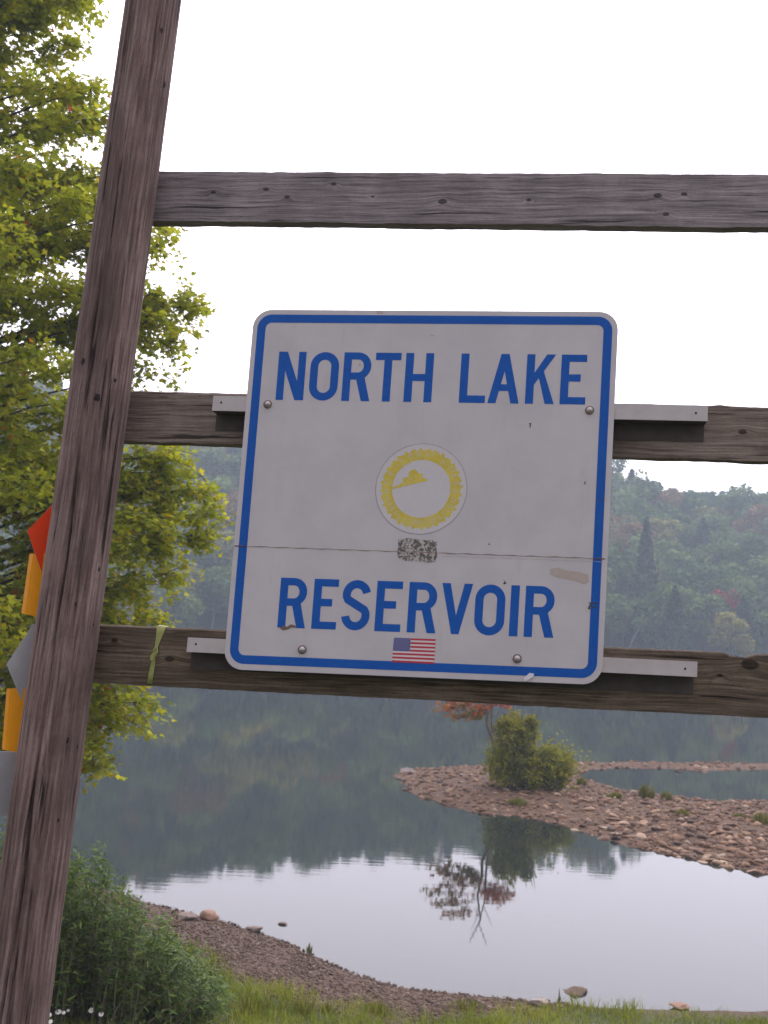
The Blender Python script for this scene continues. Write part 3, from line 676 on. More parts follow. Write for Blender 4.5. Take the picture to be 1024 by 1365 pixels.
# letter edges measured along their baselines: (char, left px, right px, baseline py left, py right)
row1 = [('N', 367.2, 404.0, 533.3, 533.8), ('O', 413.1, 451.2, 501.5, 501.5), ('R', 454.8, 492.4, 534.2, 534.6), ('T', 501.5, 535.5, 474.6, 474.8), ('H', 537.6, 574.9, 535.5, 535.8),
        ('L', 611.5, 646.3, 536.6, 536.6), ('A', 649.5, 691.4, 537.6, 538), ('K', 699.6, 738.2, 538.5, 538.8), ('E', 745.8, 780.0, 539, 539.2)]
row2 = [('R', 369.7, 406.6, 835.3, 836.5), ('E', 414.8, 447.6, 837.4, 838.5), ('S', 455.8, 493.6, 809, 810), ('E', 498.9, 533.3, 840.8, 842), ('R', 542.0, 580.5, 842.3, 844), ('V', 590.0, 631.0, 776.7, 777.5),
        ('O', 633.0, 673.2, 812.3, 812.3), ('I', 678.1, 689.6, 849.7, 849.7), ('R', 697.8, 737.6, 849.7, 851.3)]
v1b, v1t = uv(470, 534.6)[1], uv(475, 469.8)[1]; v2b, v2t = uv(560, 843.5)[1], uv(560, 776)[1]
for row, vb, vt in ((row1, v1b, v1t), (row2, v2b, v2t)):
    for ch, xl, xr, yl, yr in row: place(ch, uv(xl, yl)[0], uv(xr, yr)[0], vb, vt, .0198, -.0004, 'letter', blue, sign)

# bolts
bolt_m = plain('galvanised_bolt', (.42, .38, .36), .38, .3, 200, Metallic=.7); rust_m = plain('rusty_washer', (.13, .08, .06), .8, .3, 200)
def dome(u, v, w, r, h, name, mat, parent, n=14):
    V = []; 
    for i in range(5):
        a = math.pi / 2 * i / 4; rr, hh = r * math.cos(a * .98), h * math.sin(a)
        for k in range(n): t = 2 * math.pi * k / n; V.append(FR(u + rr * math.cos(t), v + rr * math.sin(t), w - hh))
    F = [(i * n + k, i * n + (k + 1) % n, (i + 1) * n + (k + 1) % n, (i + 1) * n + k) for i in range(4) for k in range(n)] + [tuple(4 * n + k for k in range(n))]
    return obj(name, mesh(name, V, F, mat, smooth=True), parent)
for (x, y) in ((357, 539), (786, 547), (403, 866), (689.5, 878)):
    u, v = uv(x, y); b = dome(u, v, -.0015, .0088, .0075, 'bolt', bolt_m, sign)
    n = 16; plate([(u + .0108 * math.cos(6.2832 * k / n), v + .0108 * math.sin(6.2832 * k / n)) for k in range(n)], -.0014, -.0001, 'washer', rust_m, b)
# Z bars between sign and boards
q = M('aluminium_bar'); P = q.pos(); n1 = q.noise(P, 25, 5, .65); alu = q.bsdf(q.mix(n1, (.34, .31, .305), (.52, .48, .47)), .55, q.bump(n1, .1, .001), Metallic=.15)
bar_shade = plain('shade_painted_bar_back', (.055, .045, .040), .8, .4, 40)  # shade below the front flange, painted as near-black brown on web and rear flange
def zbar(l, r, hl, hr, name):
    """front flange from l=(px,py top left) to r; heights in px; then the web back to the board and the rear flange down it"""
    w0, w1, t = .0035, W_RAIL, .003
    (ul, vl), (ur, vr) = uv(*l, w0), uv(*r, w0); h = .5 * (uv(l[0], l[1] + hl, w0)[1] - vl + uv(r[0], r[1] + hr, w0)[1] - vr)
    prof = [(0, w0), (h, w0), (h, w1 - t), (h + .042, w1 - t), (h + .042, w1 - .0003), (h - t, w1 - .0003), (h - t, w0 + t), (0, w0 + t)]
    V = []; n = len(prof)
    for (u, v0) in ((ul, vl), (ur, vr)): V += [FR(u, v0 + a, b) for a, b in prof]
    F = [(i, i + n, (i + 1) % n + n, (i + 1) % n) for i in range(n)]
    F += [(0, 1, 6, 7), (1, 2, 5, 6), (2, 3, 4, 5), (n + 7, n + 6, n + 1, n), (n + 6, n + 5, n + 2, n + 1), (n + 5, n + 4, n + 3, n + 2)]
    o = obj(name, mesh(name, V, F, [alu, bar_shade], matidx=[1 if i in (1, 2, 3) else 0 for i in range(n)] + [0] * 6), sign)
    for (u, v0) in ((ul + .022, vl + h * .45), (ur - .028, vr + h * .5)):
        n2 = 10; plate([(u + .0026 * math.cos(6.2832 * k / n2), v0 + .0032 * math.sin(6.2832 * k / n2)) for k in range(n2)], w0 - .0003, w0 - .0001, 'bolt_hole', knot_m, o)
    return o
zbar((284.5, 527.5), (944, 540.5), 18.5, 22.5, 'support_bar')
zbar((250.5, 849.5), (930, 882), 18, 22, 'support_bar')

# seal sticker
qs = M('seal_yellow'); P = qs.pos(); n1 = qs.noise(P, 160, 4, .7); n2 = qs.noise(P, 30, 3, .6)
c = qs.mix(qs.mr(n2, .35, .65), (.50, .39, .02), (.56, .45, .05)); c = qs.mix(qs.math('MULTIPLY', qs.mr(n1, .5, .66), .45), c, (.47, .44, .42)); seal_y = qs.bsdf(c, .5)
seal_ink = plain('seal_edge_grey', (.25, .21, .23), .6, .3, 200); seal_letter = plain('seal_letter_pale', (.50, .45, .25), .6, .2, 200)
su, sv = uv(561.5, 651.5); px2m = SW / 490.0; R0 = 60.5 * px2m
n = 72; ring = lambda r: [(su + r * math.cos(6.28318 * k / n), sv + r * math.sin(6.28318 * k / n)) for k in range(n)]
a_, b_ = ring(R0), ring(R0 - .0013)
seal_bg = plain('seal_film', (.50, .475, .485), .45, .06, 60)
sticker = plate(a_, -.0003, -.00005, 'seal_sticker', seal_bg, sign)
flat([[a_[i], a_[(i + 1) % n], b_[(i + 1) % n], b_[i]] for i in range(n)], -.0005, 'seal_edge', seal_ink, sticker)
seg = 192; ro = []; ri = []
for k in range(seg):
    t = 6.28318 * k / seg; tooth = .0045 * (((k // 3) % 2)) + .0022 * math.sin(k * 1.7); r1 = 51.5 * px2m + tooth
    ro.append((su + r1 * math.cos(t), sv + r1 * math.sin(t))); ri.append((su + 38.5 * px2m * math.cos(t), sv + 38.5 * px2m * math.sin(t)))
flat([[ro[k], ro[(k + 1) % seg], ri[(k + 1) % seg], ri[k]] for k in range(seg)], -.0005, 'seal_ring', seal_y, sticker)
def ring_text(txt, r, h, a_mid, span, flip):
    out_ = []; nchar = len(txt)
    for i, ch in enumerate(txt):
        if ch == ' ': continue
        f_ = (i - (nchar - 1) / 2) / nchar * span; t = math.radians(a_mid + (f_ if not flip else -f_)); cw = h * .62
        for p in glyph(ch, cw if ch != 'I' else h * .13, h, h * .13):
            pp = []
            for x, y in p:
                x = x - (cw if ch != 'I' else h * .2) / 2
                if not flip: rad, tan_ = r + y, x
                else: rad, tan_ = r + h - y, -x
                pp.append((su + rad * math.cos(t) - tan_ * math.sin(t), sv + rad * math.sin(t) + tan_ * math.cos(t)))
            out_.append(pp)
    return out_
flat(ring_text('NEW YORK STATE', 41.5 * px2m, .0155, -90, 205, False), -.0007, 'lettering', seal_letter, sticker, kind='stuff')
flat(ring_text('CANAL CORPORATION', 41.5 * px2m, .0145, 90, 150, True), -.0007, 'lettering', seal_letter, sticker, kind='stuff')
emb = [(522, 650), (530, 647), (537, 643), (538, 637), (545, 636), (545, 629), (549, 627), (552, 625), (556, 628), (558, 631), (564, 631), (563, 637), (570, 639), (571, 641), (560, 643), (548, 646), (536, 649), (524, 652)]
flat([[uv(*p) for p in emb]], -.0005, 'seal_emblem', seal_y, sticker)
# scraped dark patch under the seal
q = M('scraped_label'); P = q.pos(); n1 = q.noise(P, 110, 4, .65, .6); n2 = q.noise(P, 320, 3, .7)
c = q.mix(q.mr(q.math('ADD', q.math('MULTIPLY', n1, .7), q.math('MULTIPLY', n2, .3)), .46, .56), (.095, .085, .065), (.42, .39, .38)); scraped = q.bsdf(c, .8, q.bump(n1, .4, .0008))
sp = [(531, 719), (545, 717), (562, 719.5), (576, 720), (583, 722.5), (582, 730), (583, 741), (580, 749), (570, 750), (556, 748), (540, 747.5), (531, 744), (529.5, 736), (531, 728)]
plate([uv(*p) for p in sp], -.0005, -.00005, 'scraped_label', scraped, sign)
# seam line and marks of wear
seam_m = plain('seam_rust', (.24, .17, .14), .9, .5, 120); tan_m = plain('tan_smear', (.39, .33, .29), .8, .12, 90); dirt_m = plain('brown_scuff', (.15, .10, .07), .9, .5, 300); dark_m = plain('dark_scuff', (.06, .05, .05), .9, .4, 300)
def stripe(pts, w, width, name, mat, parent=sign):
    P2 = np.array([uv(*p) for p in pts]); T = np.gradient(P2, axis=0); T /= np.linalg.norm(T, axis=1)[:, None]; N_ = np.stack([-T[:, 1], T[:, 0]], -1) * np.broadcast_to(width, len(P2))[:, None] / 2
    a, b = P2 + N_, P2 - N_; V = np.concatenate([FR(a[:, 0], a[:, 1], w), FR(b[:, 0], b[:, 1], w)]); n = len(P2)
    return obj(name, mesh(name, V, [(i, i + 1, n + i + 1, n + i) for i in range(n - 1)], mat), parent)
xs = np.linspace(312.5, 809.5, 60); stripe([(x, 727.5 + (x - 309) / 502 * 17.5 + .4 * math.sin(x * .21)) for x in xs], -.0009, np.array([.0016 + .0009 * math.sin(i * 1.9) for i in range(60)]), 'seam_line', seam_m)
xs = np.linspace(590, 805, 30); stripe([(x, 741 + (x - 590) / 215 * 8 + .4 * math.sin(x * .3)) for x in xs], -.0009, np.array([.0007 + .0005 * math.sin(i * 2.3) for i in range(30)]), 'scratch', tan_m)
def blot(pts, mat, name='stain', w=-.0007): return flat([[uv(*p) for p in pts]], w, name, mat, sign)
blot([(734, 758), (745, 757), (757, 761), (770, 762), (784, 766), (785, 776), (779, 779), (768, 775), (750, 771), (740, 769), (733, 765)], tan_m, w=-.0003)
blot([(373, 837), (378, 834), (383, 835.5), (388, 832), (394, 834), (395, 837), (389, 836.5), (384, 839), (377, 840.5)], dirt_m)
blot([(671, 771), (673, 775), (675.5, 777), (673, 779), (670.5, 778.5), (672.5, 776)], dark_m); blot([(705, 564), (709, 564), (708, 566), (707.5, 570), (706, 570), (706, 566)], dirt_m)
blot([(784, 803), (797, 803.5), (796, 805), (789, 805.2), (786, 811), (796, 806.5), (796, 808.5), (785, 812.5), (783.6, 811), (786.5, 805)], dark_m); blot([(779, 643), (781, 641), (780.5, 645), (778.5, 646)], dirt_m)
blot([(479, 484), (481, 485), (481, 488), (478.5, 488)], tan_m); blot([(651, 726), (652.5, 723), (653, 727)], dark_m); blot([(574, 446), (578, 446.5), (580, 448), (575, 448)], tan_m)
blot([(501, 414.5), (510, 414.8), (511, 418), (504, 418.5)], tan_m, w=-.0003)
blot([(798, 665), (806, 665.6), (806, 666.6), (798, 666.2)], dark_m); blot([(791, 744), (806, 744.5), (806, 746), (791, 745.5)], dark_m, w=-.0011); blot([(313, 727), (328, 727.6), (328, 729), (313, 728.5)], dark_m, w=-.0011)
# white tape scrap at the lower border
tape = plain('white_tape', (.62, .60, .62), .5, .08, 200); tp = [uv(*p) for p in ((698, 904), (706, 897), (712, 898), (711, 902), (703, 907), (699, 908))]
plate(tp, -.0042, -.0008, 'tape_scrap', tape, sign)
# small flag sticker
fl = [uv(*p) for p in ((525.5, 850), (581, 852), (579, 885), (522.5, 882.5))]; fl = np.array(fl)
def bil(s_, t_): a = fl[0] + (fl[1] - fl[0]) * s_; b = fl[3] + (fl[2] - fl[3]) * s_; return tuple(a + (b - a) * t_)
white_v = plain('flag_white', (.62, .55, .56), .5, .06, 200); red_v = plain('flag_red', (.42, .022, .045), .5, .12, 200); navy_v = plain('flag_blue', (.055, .065, .22), .5, .1, 200)
flag = plate([bil(0, 0), bil(1, 0), bil(1, 1), bil(0, 1)], -.0008, -.00045, 'flag_sticker', white_v, sign)
for k in range(0, 13, 2):
    t0, t1 = k / 13, (k + 1) / 13; s0 = .405 if k < 7 else 0
    flat([[bil(s0, t0), bil(1, t0), bil(1, t1), bil(s0, t1)]], -.0011, 'stripe', red_v, flag)
flat([[bil(0, 0), bil(.40, 0), bil(.40, 7 / 13), bil(0, 7 / 13)]], -.0011, 'canton', navy_v, flag)
stars = []
for r_ in range(9):
    for c_ in range(6 if r_ % 2 == 0 else 5):
        cs, ct = (.033 * (2 * c_ + 1 + (r_ % 2))) * .40 / .40, (r_ + 1) / 10 * 7 / 13; pts = []
        for k in range(10):
            rr = .013 if k % 2 == 0 else .0055; a = math.radians(-90 + 36 * k); pts.append(bil(cs + rr * math.cos(a), ct + rr * 1.75 * math.sin(a)))
        stars.append(pts)
o = flat(stars, -.0013, 'stars', white_v, flag)

# ---- ribbon tied round the lower board
q = M('flagging_tape'); n1 = q.noise(q.pos(), 60, 3); c = q.mix(n1, (.30, .33, .08), (.48, .50, .18)); b = q.n('ShaderNodeBsdfPrincipled', {'Base Color': c, 'Roughness': .4}); t = q.n('ShaderNodeBsdfTranslucent', {0: c})
q.t.links.new(q.n('ShaderNodeMixShader', {0: .3, 1: b.outputs[0], 2: t.outputs[0]}).outputs[0], q.o.inputs[0]); ribbon_m = q.m
rb = empty('tied_ribbon', FR(*uv(205, 905, W_RAIL), W_RAIL - .002), label='pale yellow green ribbon knotted round the lowest cross board', cat='ribbon')
wf = W_RAIL - .0035
path = [(216, 833.5, W_RAIL + .02, 9), (215, 835.5, wf - .001, 8.5), (213, 845, wf, 6.5), (210, 856, wf - .001, 4), (207.5, 866, wf - .004, 2.2), (206, 872, wf - .004, 2.2), (204, 885, wf - .001, 4.0), (201.5, 898, wf, 4.6), (199.5, 911.5, wf - .001, 4.8), (199, 912, W_RAIL + .03, 4.8)]
V = []
for (x, y, w, hw) in path:
    u, v = uv(x, y, min(w, W_RAIL)); hw *= px2m * .75; V += [FR(u - hw, v - .1 * hw, w), FR(u, v, w - .0012), FR(u + hw, v + .1 * hw, w)]
n = len(path); F = [(i * 3 + j, i * 3 + j + 1, i * 3 + j + 4, i * 3 + j + 3) for i in range(n - 1) for j in range(2)]
obj('band', mesh('band', V, F, ribbon_m, smooth=True), rb)
u, v = uv(207, 869, wf - .006); pts = []
for k in range(9):
    t = k / 8 * 6.28; pts.append(FR(u + .005 * math.cos(t), v + .010 * math.sin(t) + .002 * math.sin(2 * t), wf - .006 - .003 * math.sin(t * 2)))
tb = TB(); tb.add(pts, .0022, 6); obj('knot', tb.mesh('knot', ribbon_m), rb)
V = []; pp = [(207, 868, 1.6), (203.5, 874, 2.8), (202, 880, 2.0)]
for (x, y, hw) in pp: u, v = uv(x, y, wf - .009); hw *= px2m; V += [FR(u - hw, v, wf - .009), FR(u + hw, v, wf - .008)]
obj('tail', mesh('tail', V, [(0, 1, 3, 2), (2, 3, 5, 4)], ribbon_m), rb)

# ---- trail markers nailed to the back left of the post
def marker(pts, name, mat, edge_mat, label, cat, thick=.0015, curve=0):
    """pts: (px, py, w) round the outline"""
    P2 = [(uv(x, y, w), w) for x, y, w in pts]; f = np.array([FR(u, v, w) for (u, v), w in P2]); nn = np.cross(f[1] - f[0], f[2] - f[0]); nn /= np.linalg.norm(nn)
    if nn @ EN < 0: nn = -nn
    b = f + nn * thick; n = len(f); F = [tuple(range(n)), tuple(range(2 * n - 1, n - 1, -1))] + [(i, n + i, n + (i + 1) % n, (i + 1) % n) for i in range(n)]
    o = obj(name, mesh(name, np.concatenate([f, b]), F, [mat, edge_mat], matidx=[0, 0] + [1] * n), origin=f.mean(0)); return tag(o, label, cat)
orange = plain('marker_orange', (.78, .060, .012), .55, .12, 40, Specular_IOR_Level=.15); orange_edge = plain('marker_orange_edge', (.70, .42, .38), .5, .05)
amber = plain('marker_amber', (.60, .235, .003), .55, .14, 40, Specular_IOR_Level=.15); steel = plain('bare_sheet_metal', (.40, .40, .42), .45, .12, 30, Metallic=.3); steel_edge = plain('bright_metal_edge', (.62, .60, .62), .4, .05)
wb = WP + .02
marker([(36.5, 707.5, wb), (70.5, 672, wb + .03), (112, 712, wb + .075), (60, 776, wb + .03)], 'trail_marker', orange, orange_edge, 'orange red diamond marker nailed behind the left side of the post', 'trail marker', .002)
marker([(9, 886, wb), (45, 831, wb + .03), (88, 885, wb + .075), (33, 944, wb + .03)], 'trail_marker', steel, steel_edge, 'bare grey metal diamond marker behind the left side of the post', 'trail marker', .002)
marker([(-60, 1000, wb - .05), (24, 1003, wb + .035), (50, 1004, wb + .06), (38, 1090, wb + .06), (10, 1088, wb + .035), (-70, 1084, wb - .05)], 'metal_plate', steel, steel_edge, 'dull grey metal plate on the post, below the lower amber strip', 'plate', .002)
def curved(tl, tr, br, bl, label):
    n = 12; V = []
    for (a, b) in ((tl, tr), (bl, br)):
        for k in range(n + 1):
            s_ = k / n; x = a[0] + (b[0] - a[0]) * s_; y = a[1] + (b[1] - a[1]) * s_ - 2.0 * math.sin(s_ * 3.14) * (1 if a is tl else -1); w = wb + .045 - .05 * math.sqrt(max(0, 1 - (1 - s_) ** 2)) + .05 * s_
            V.append(FR(*uv(x, y, w), w))
    V = np.array(V); Vb = V + EN * .002; F = []; m_ = n + 1; N = 2 * m_
    for k in range(n): F += [(k, k + 1, m_ + k + 1, m_ + k), (N + m_ + k, N + m_ + k + 1, N + k + 1, N + k), (k + 1, k, N + k, N + k + 1), (m_ + k, m_ + k + 1, N + m_ + k + 1, N + m_ + k)]
    F += [(0, m_, N + m_, N), (n, N + n, N + m_ + n, m_ + n)]
    o = obj('reflector_strip', mesh('reflector_strip', np.concatenate([V, Vb]), F, amber, smooth=False), origin=V.mean(0)); return tag(o, label, 'reflector')
curved((39.5, 738), (95, 742), (86, 824), (28.5, 817.5), 'upper amber curved reflector strip, just under the orange diamond marker')
curved((9, 918), (62, 921), (55, 1003), (2.5, 999), 'lower amber curved reflector strip, just under the grey diamond marker')

# ================================================================== PLANTS
bark_m = plain('maple_bark', (.085, .070, .058), .9, .3, 14)
def leaf_fan(C, size, N, D, shape, rng=RNG, curl=.25):
    """leaf blades: shape = list of (along, across) outline points, fanned from the first"""
    n = len(C); k = len(shape); N = N / (np.linalg.norm(N, axis=1)[:, None] + 1e-9); A = np.cross(D, N); A /= np.linalg.norm(A, axis=1)[:, None] + 1e-9; D2 = np.cross(N, A); D2 /= np.linalg.norm(D2, axis=1)[:, None] + 1e-9
    D2 = np.where((np.sum(D2 * D, 1) < 0)[:, None], -D2, D2); V = np.zeros((n, k, 3))
    for i, (a, b) in enumerate(shape): V[:, i] = C + (D2 * a + A * b) * size[:, None] - N * (curl * abs(b) + .12 * a * a) * size[:, None]
    return V.reshape(-1, 3), n, k
def leaf_mesh(name, V, n, k, mat, rnd):
    base_ = np.arange(n)[:, None] * k; F = np.concatenate([np.concatenate([base_, base_ + i, base_ + i + 1], 1) for i in range(1, k - 1)])
    return mesh(name, V, F, mat, {'rnd': np.repeat(rnd, k)})
MAPLE = [(0, 0), (.15, .32), (.42, .50), (.48, .24), (1.0, .0), (.48, -.24), (.42, -.50), (.15, -.32)]
BLADE = [(0, 0), (.35, .095), (.7, .07), (1, 0), (.7, -.07), (.35, -.095)]

# --- big maple at the left
tx, ty = at_y(-190, 1000, 13.4)[:2]; tz = float(bank_z(tx, ty)); tz = max(tz, .2)
maple = empty('maple_tree', (tx, ty, tz), label='tall green maple beginning to turn, at the left behind the post', cat='tree')
tb = TB(); zz = np.linspace(-.3, 12.5, 22); tp_ = np.stack([tx + .12 * np.sin(zz * .7), ty + .15 * np.cos(zz * .5), tz + zz], -1); tb.add(tp_, np.linspace(.24, .03, 22), 10)
obj('trunk', tb.mesh('trunk', bark_m), maple)
def trunk_at(z): i = np.clip((z - tz + .3) / 12.8 * 21, 0, 20.99); a = int(i); return tp_[a] + (tp_[a + 1] - tp_[a]) * (i - a)
EDGE = [(40, 18, 13), (85, 60, 13.2), (120, 120, 12.6), (140, 170, 13), (132, 235, 13), (150, 270, 12.5), (150, 330, 13.3), (205, 330, 13.2), (210, 300, 12.8), (140, 390, 12.6), (235, 410, 13.2), (215, 455, 13.4), (205, 500, 13), (190, 430, 12.8), (245, 395, 13), (195, 540, 12.8),
        (270, 635, 13), (225, 600, 13.3), (200, 560, 12.6), (265, 680, 13.1), (250, 720, 13), (215, 690, 12.6), (180, 640, 12.9), (220, 765, 13), (190, 735, 13.4), (165, 790, 13), (150, 700, 12.6), (170, 905, 13), (140, 880, 12.8), (160, 955, 13.1), (175, 930, 13), (120, 985, 12.9), (110, 1020, 13.1), (130, 840, 13.2), (185, 830, 13.5), (245, 655, 12.7)]
tips = [at_y(a, b, c) for a, b, c in EDGE]; r = np.random.default_rng(3)
tips += [at_y(a + r.uniform(-16, 3), b + r.uniform(-16, 16), c + r.uniform(-.5, .5)) for a, b, c in EDGE for _ in range(1) if a > 100]
r = np.random.default_rng(5)
for _ in range(235): tips.append(at_y(r.uniform(-330, 125), r.uniform(-160, 1010), r.uniform(10.8, 16.2)))
for _ in range(30): tips.append(at_y(r.uniform(-600, -330), r.uniform(-100, 900), r.uniform(11, 16)))
tb = TB(); LC = []; LN = []; LD = []; LS = []; LR = []
for bi, tip in enumerate(tips):
    hz = math.hypot(tip[0] - tx, tip[1] - ty); zs = np.clip(tip[2] - .35 * hz, tz + 1.2, tz + 12); s0 = trunk_at(zs)
    mid_ = (s0 + tip) / 2 + np.array([0, 0, .18 * hz]) + r.normal(size=3) * .15; t = np.linspace(0, 1, 9)[:, None]
    path_ = s0 * (1 - t) ** 2 + mid_ * 2 * t * (1 - t) + tip * t ** 2; tb.add(path_, np.linspace(.035, .003, 9) * (1 if hz > 2 else .7), 5)
    out_dir = np.array([tip[0] - tx, tip[1] - ty, 0]); out_dir /= np.linalg.norm(out_dir) + 1e-6; turn = r.random() * .25
    for k in range(30):
        f_ = r.uniform(.45, 1.0) if k > 9 else r.uniform(.85, 1.0); p0 = path_[min(8, int(f_ * 8 + .5))]; side = r.normal(size=3) * [1, 1, .45]; d = out_dir * .7 + side; d /= np.linalg.norm(d); ln = r.uniform(.18, .48)
        m_ = 5; tt = np.linspace(0, 1, m_)[:, None]; tw = p0 + d * tt * ln + np.array([0, 0, -.16]) * tt ** 2 * ln; tb.add(tw, np.linspace(.006, .002, m_), 3)
        nl = r.integers(14, 22); s2 = r.uniform(.15, 1.05, nl)[:, None]; C = p0 + d * s2 * ln + np.array([0, 0, -.16]) * s2 ** 2 * ln + r.normal(size=(nl, 3)) * .055
        LC.append(C); LN.append(np.array([0, 0, 1.0]) + r.normal(size=(nl, 3)) * .55); LD.append(d + r.normal(size=(nl, 3)) * .7 + [0, 0, -.35]); LS.append(r.uniform(.055, .10, nl))
        lowb = np.clip((7.5 - C[:, 2]) / 5, 0, 1); LR.append(np.clip(r.beta(2, 3, nl) * .72 + turn * .35 + lowb * .05 + (r.random(nl) < .02 + .05 * lowb) * .4, 0, 1))
LC, LN, LD, LS, LR = map(np.concatenate, (LC, LN, LD, LS, LR))
obj('branches', tb.mesh('branches', bark_m), maple)
V, n, k = leaf_fan(LC, LS, LN, LD, MAPLE)
maple_leaf = leafmat('maple_leaves', [(0, (.16, .22, .028)), (.3, (.30, .35, .036)), (.58, (.43, .42, .042)), (.8, (.46, .34, .034)), (.92, (.50, .20, .03)), (1, (.50, .10, .03))], .6, 'attr', .45)
obj('crown', leaf_mesh('crown', V, n, k, maple_leaf, LR), maple)

# --- willow bush at lower left
bc = bank_hit(120, 1362); bz = float(bank_z(bc[0], bc[1] + .2))
bush = empty('willow_bush', (bc[0], bc[1] + .3, bz), label='bushy green willow with narrow leaves at the foot of the post', cat='bush')
OUT = np.array([(-120, 1150), (-40, 1110), (20, 1080), (60, 1085), (95, 1098), (125, 1112), (150, 1140), (178, 1168), (205, 1195), (235, 1222), (262, 1258), (290, 1295), (330, 1330)], float)
tb = TB(); LC = []; LN = []; LD = []; LS = []; LR = []; r = np.random.default_rng(8)
for i in range(900):
    px = r.uniform(-110, 303); ptop = np.interp(px, OUT[:, 0], OUT[:, 1]) + 16 * vnoise([[px * .045, 0, 0]])[0] + 8; py = ptop + (1365 - ptop) * r.beta(1, 2.0) + r.uniform(0, 22); Yd = bc[1] + r.uniform(-.35, 1.5)
    tip = at_y(px, py, Yd); gx0 = tip[0] + r.normal() * .18 + (bc[0] - tip[0]) * .35; gy0 = Yd + r.normal() * .12; g0 = np.array([gx0, gy0, float(bank_z(gx0, gy0)) - .03])
    if tip[2] < g0[2] + .12: continue
    t = np.linspace(0, 1, 7)[:, None]; bend = np.array([(tip[0] - gx0) * -.25, 0, .1]); path_ = g0 + (tip - g0) * t + bend * np.sin(t * 3.14) * .6; tb.add(path_, np.linspace(.007, .0018, 7), 4)
    L_ = np.linalg.norm(tip - g0); nl = int(12 + 42 * L_); s2 = r.uniform(.15, 1.02, nl); s2[:6] = r.uniform(.85, 1.04, 6); C = g0 + (tip - g0) * s2[:, None] + bend * np.sin(s2[:, None] * 3.14) * .6 + r.normal(size=(nl, 3)) * .025
    ax = (tip - g0) / L_; rad = r.normal(size=(nl, 3)); rad -= np.outer(rad @ ax, ax); rad /= np.linalg.norm(rad, axis=1)[:, None]
    LC.append(C); LD.append(ax * r.uniform(.3, .9, nl)[:, None] + rad); LN.append(ax * .8 + r.normal(size=(nl, 3)) * .5 + [0, 0, .5]); LS.append(r.uniform(.055, .105, nl)); LR.append(np.clip(r.random(nl) * .7 + r.random() * .3, 0, 1))
LC, LN, LD, LS, LR = map(np.concatenate, (LC, LN, LD, LS, LR)); V, n, k = leaf_fan(LC, LS, LN, LD, BLADE, curl=.4)
obj('stems', tb.mesh('stems', plain('willow_stem', (.10, .085, .05), .8)), bush)
willow = leafmat('willow_leaves', [(0, (.030, .060, .018)), (.5, (.088, .150, .033)), (.85, (.17, .23, .045)), (1, (.24, .20, .06))], .3, 'attr', .45)
obj('foliage', leaf_mesh('foliage', V, n, k, willow, LR), bush)

# --- grass on the bank
def grass(P, hgt, name, mat, lean=.35, w0=.004):
    n = len(P); z = bank_z(P[:, 0], P[:, 1]); B = np.stack([P[:, 0], P[:, 1], z - .005], -1); a = RNG.uniform(0, 6.28, n); S = np.stack([np.cos(a), np.sin(a), a * 0], -1) * w0
    T = np.stack([RNG.normal(size=n) * lean, RNG.normal(size=n) * lean, np.ones(n)], -1); H = hgt[:, None]
    V = np.stack([B - S, B + S, B + T * H * .55 + S * .7, B + T * H * .55 - S * .7, B + T * [1.5, 1.5, .93] * H], 1).reshape(-1, 3); b = np.arange(n)[:, None] * 5
    F = np.concatenate([np.concatenate([b, b + 1, b + 2], 1), np.concatenate([b, b + 2, b + 3], 1), np.concatenate([b + 3, b + 2, b + 4], 1)])
    rn = np.clip(RNG.random(n) * .6 + .4 * (vnoise(p3(P[:, 0], P[:, 1], 1.2)) * .5 + .5), 0, 1)
    return obj(name, mesh(name, V, F, mat, {'rnd': np.repeat(rn, 5)}), kind='stuff')
gm = leafmat('grass_blades', [(0, (.07, .10, .018)), (.45, (.18, .22, .032)), (.8, (.32, .35, .055)), (1, (.34, .27, .12))], .3, 'attr', .5)
res = []
P = np.stack([RNG.uniform(-7, 9, 330000), RNG.uniform(5.5, 15.5, 330000)], -1)
d = shore_y(P[:, 0]) - P[:, 1]; g = grassiness(P[:, 0], P[:, 1]); clump = np.clip(.62 + .8 * fbm(p3(P[:, 0], P[:, 1], 3.1, 2), 3), .08, 1)
near = np.clip((P[:, 1] - 5.5) / 3, .25, 1)
P = P[(d > .02) & (RNG.random(len(P)) < g * clump * near)][:125000]
grass(P, RNG.uniform(.03, .095, len(P)), 'grass', gm).update_tag()
P = np.stack([RNG.uniform(-4.2, 3, 1400), RNG.uniform(9, 15, 1400)], -1); g = grassiness(P[:, 0], P[:, 1]); P = P[(g > .15)]      # taller seed stalks
P = np.repeat(P, 9, 0) + RNG.normal(size=(len(P) * 9, 2)) * .03; grass(P, RNG.uniform(.06, .20, len(P)), 'tall_grass', gm, .28)

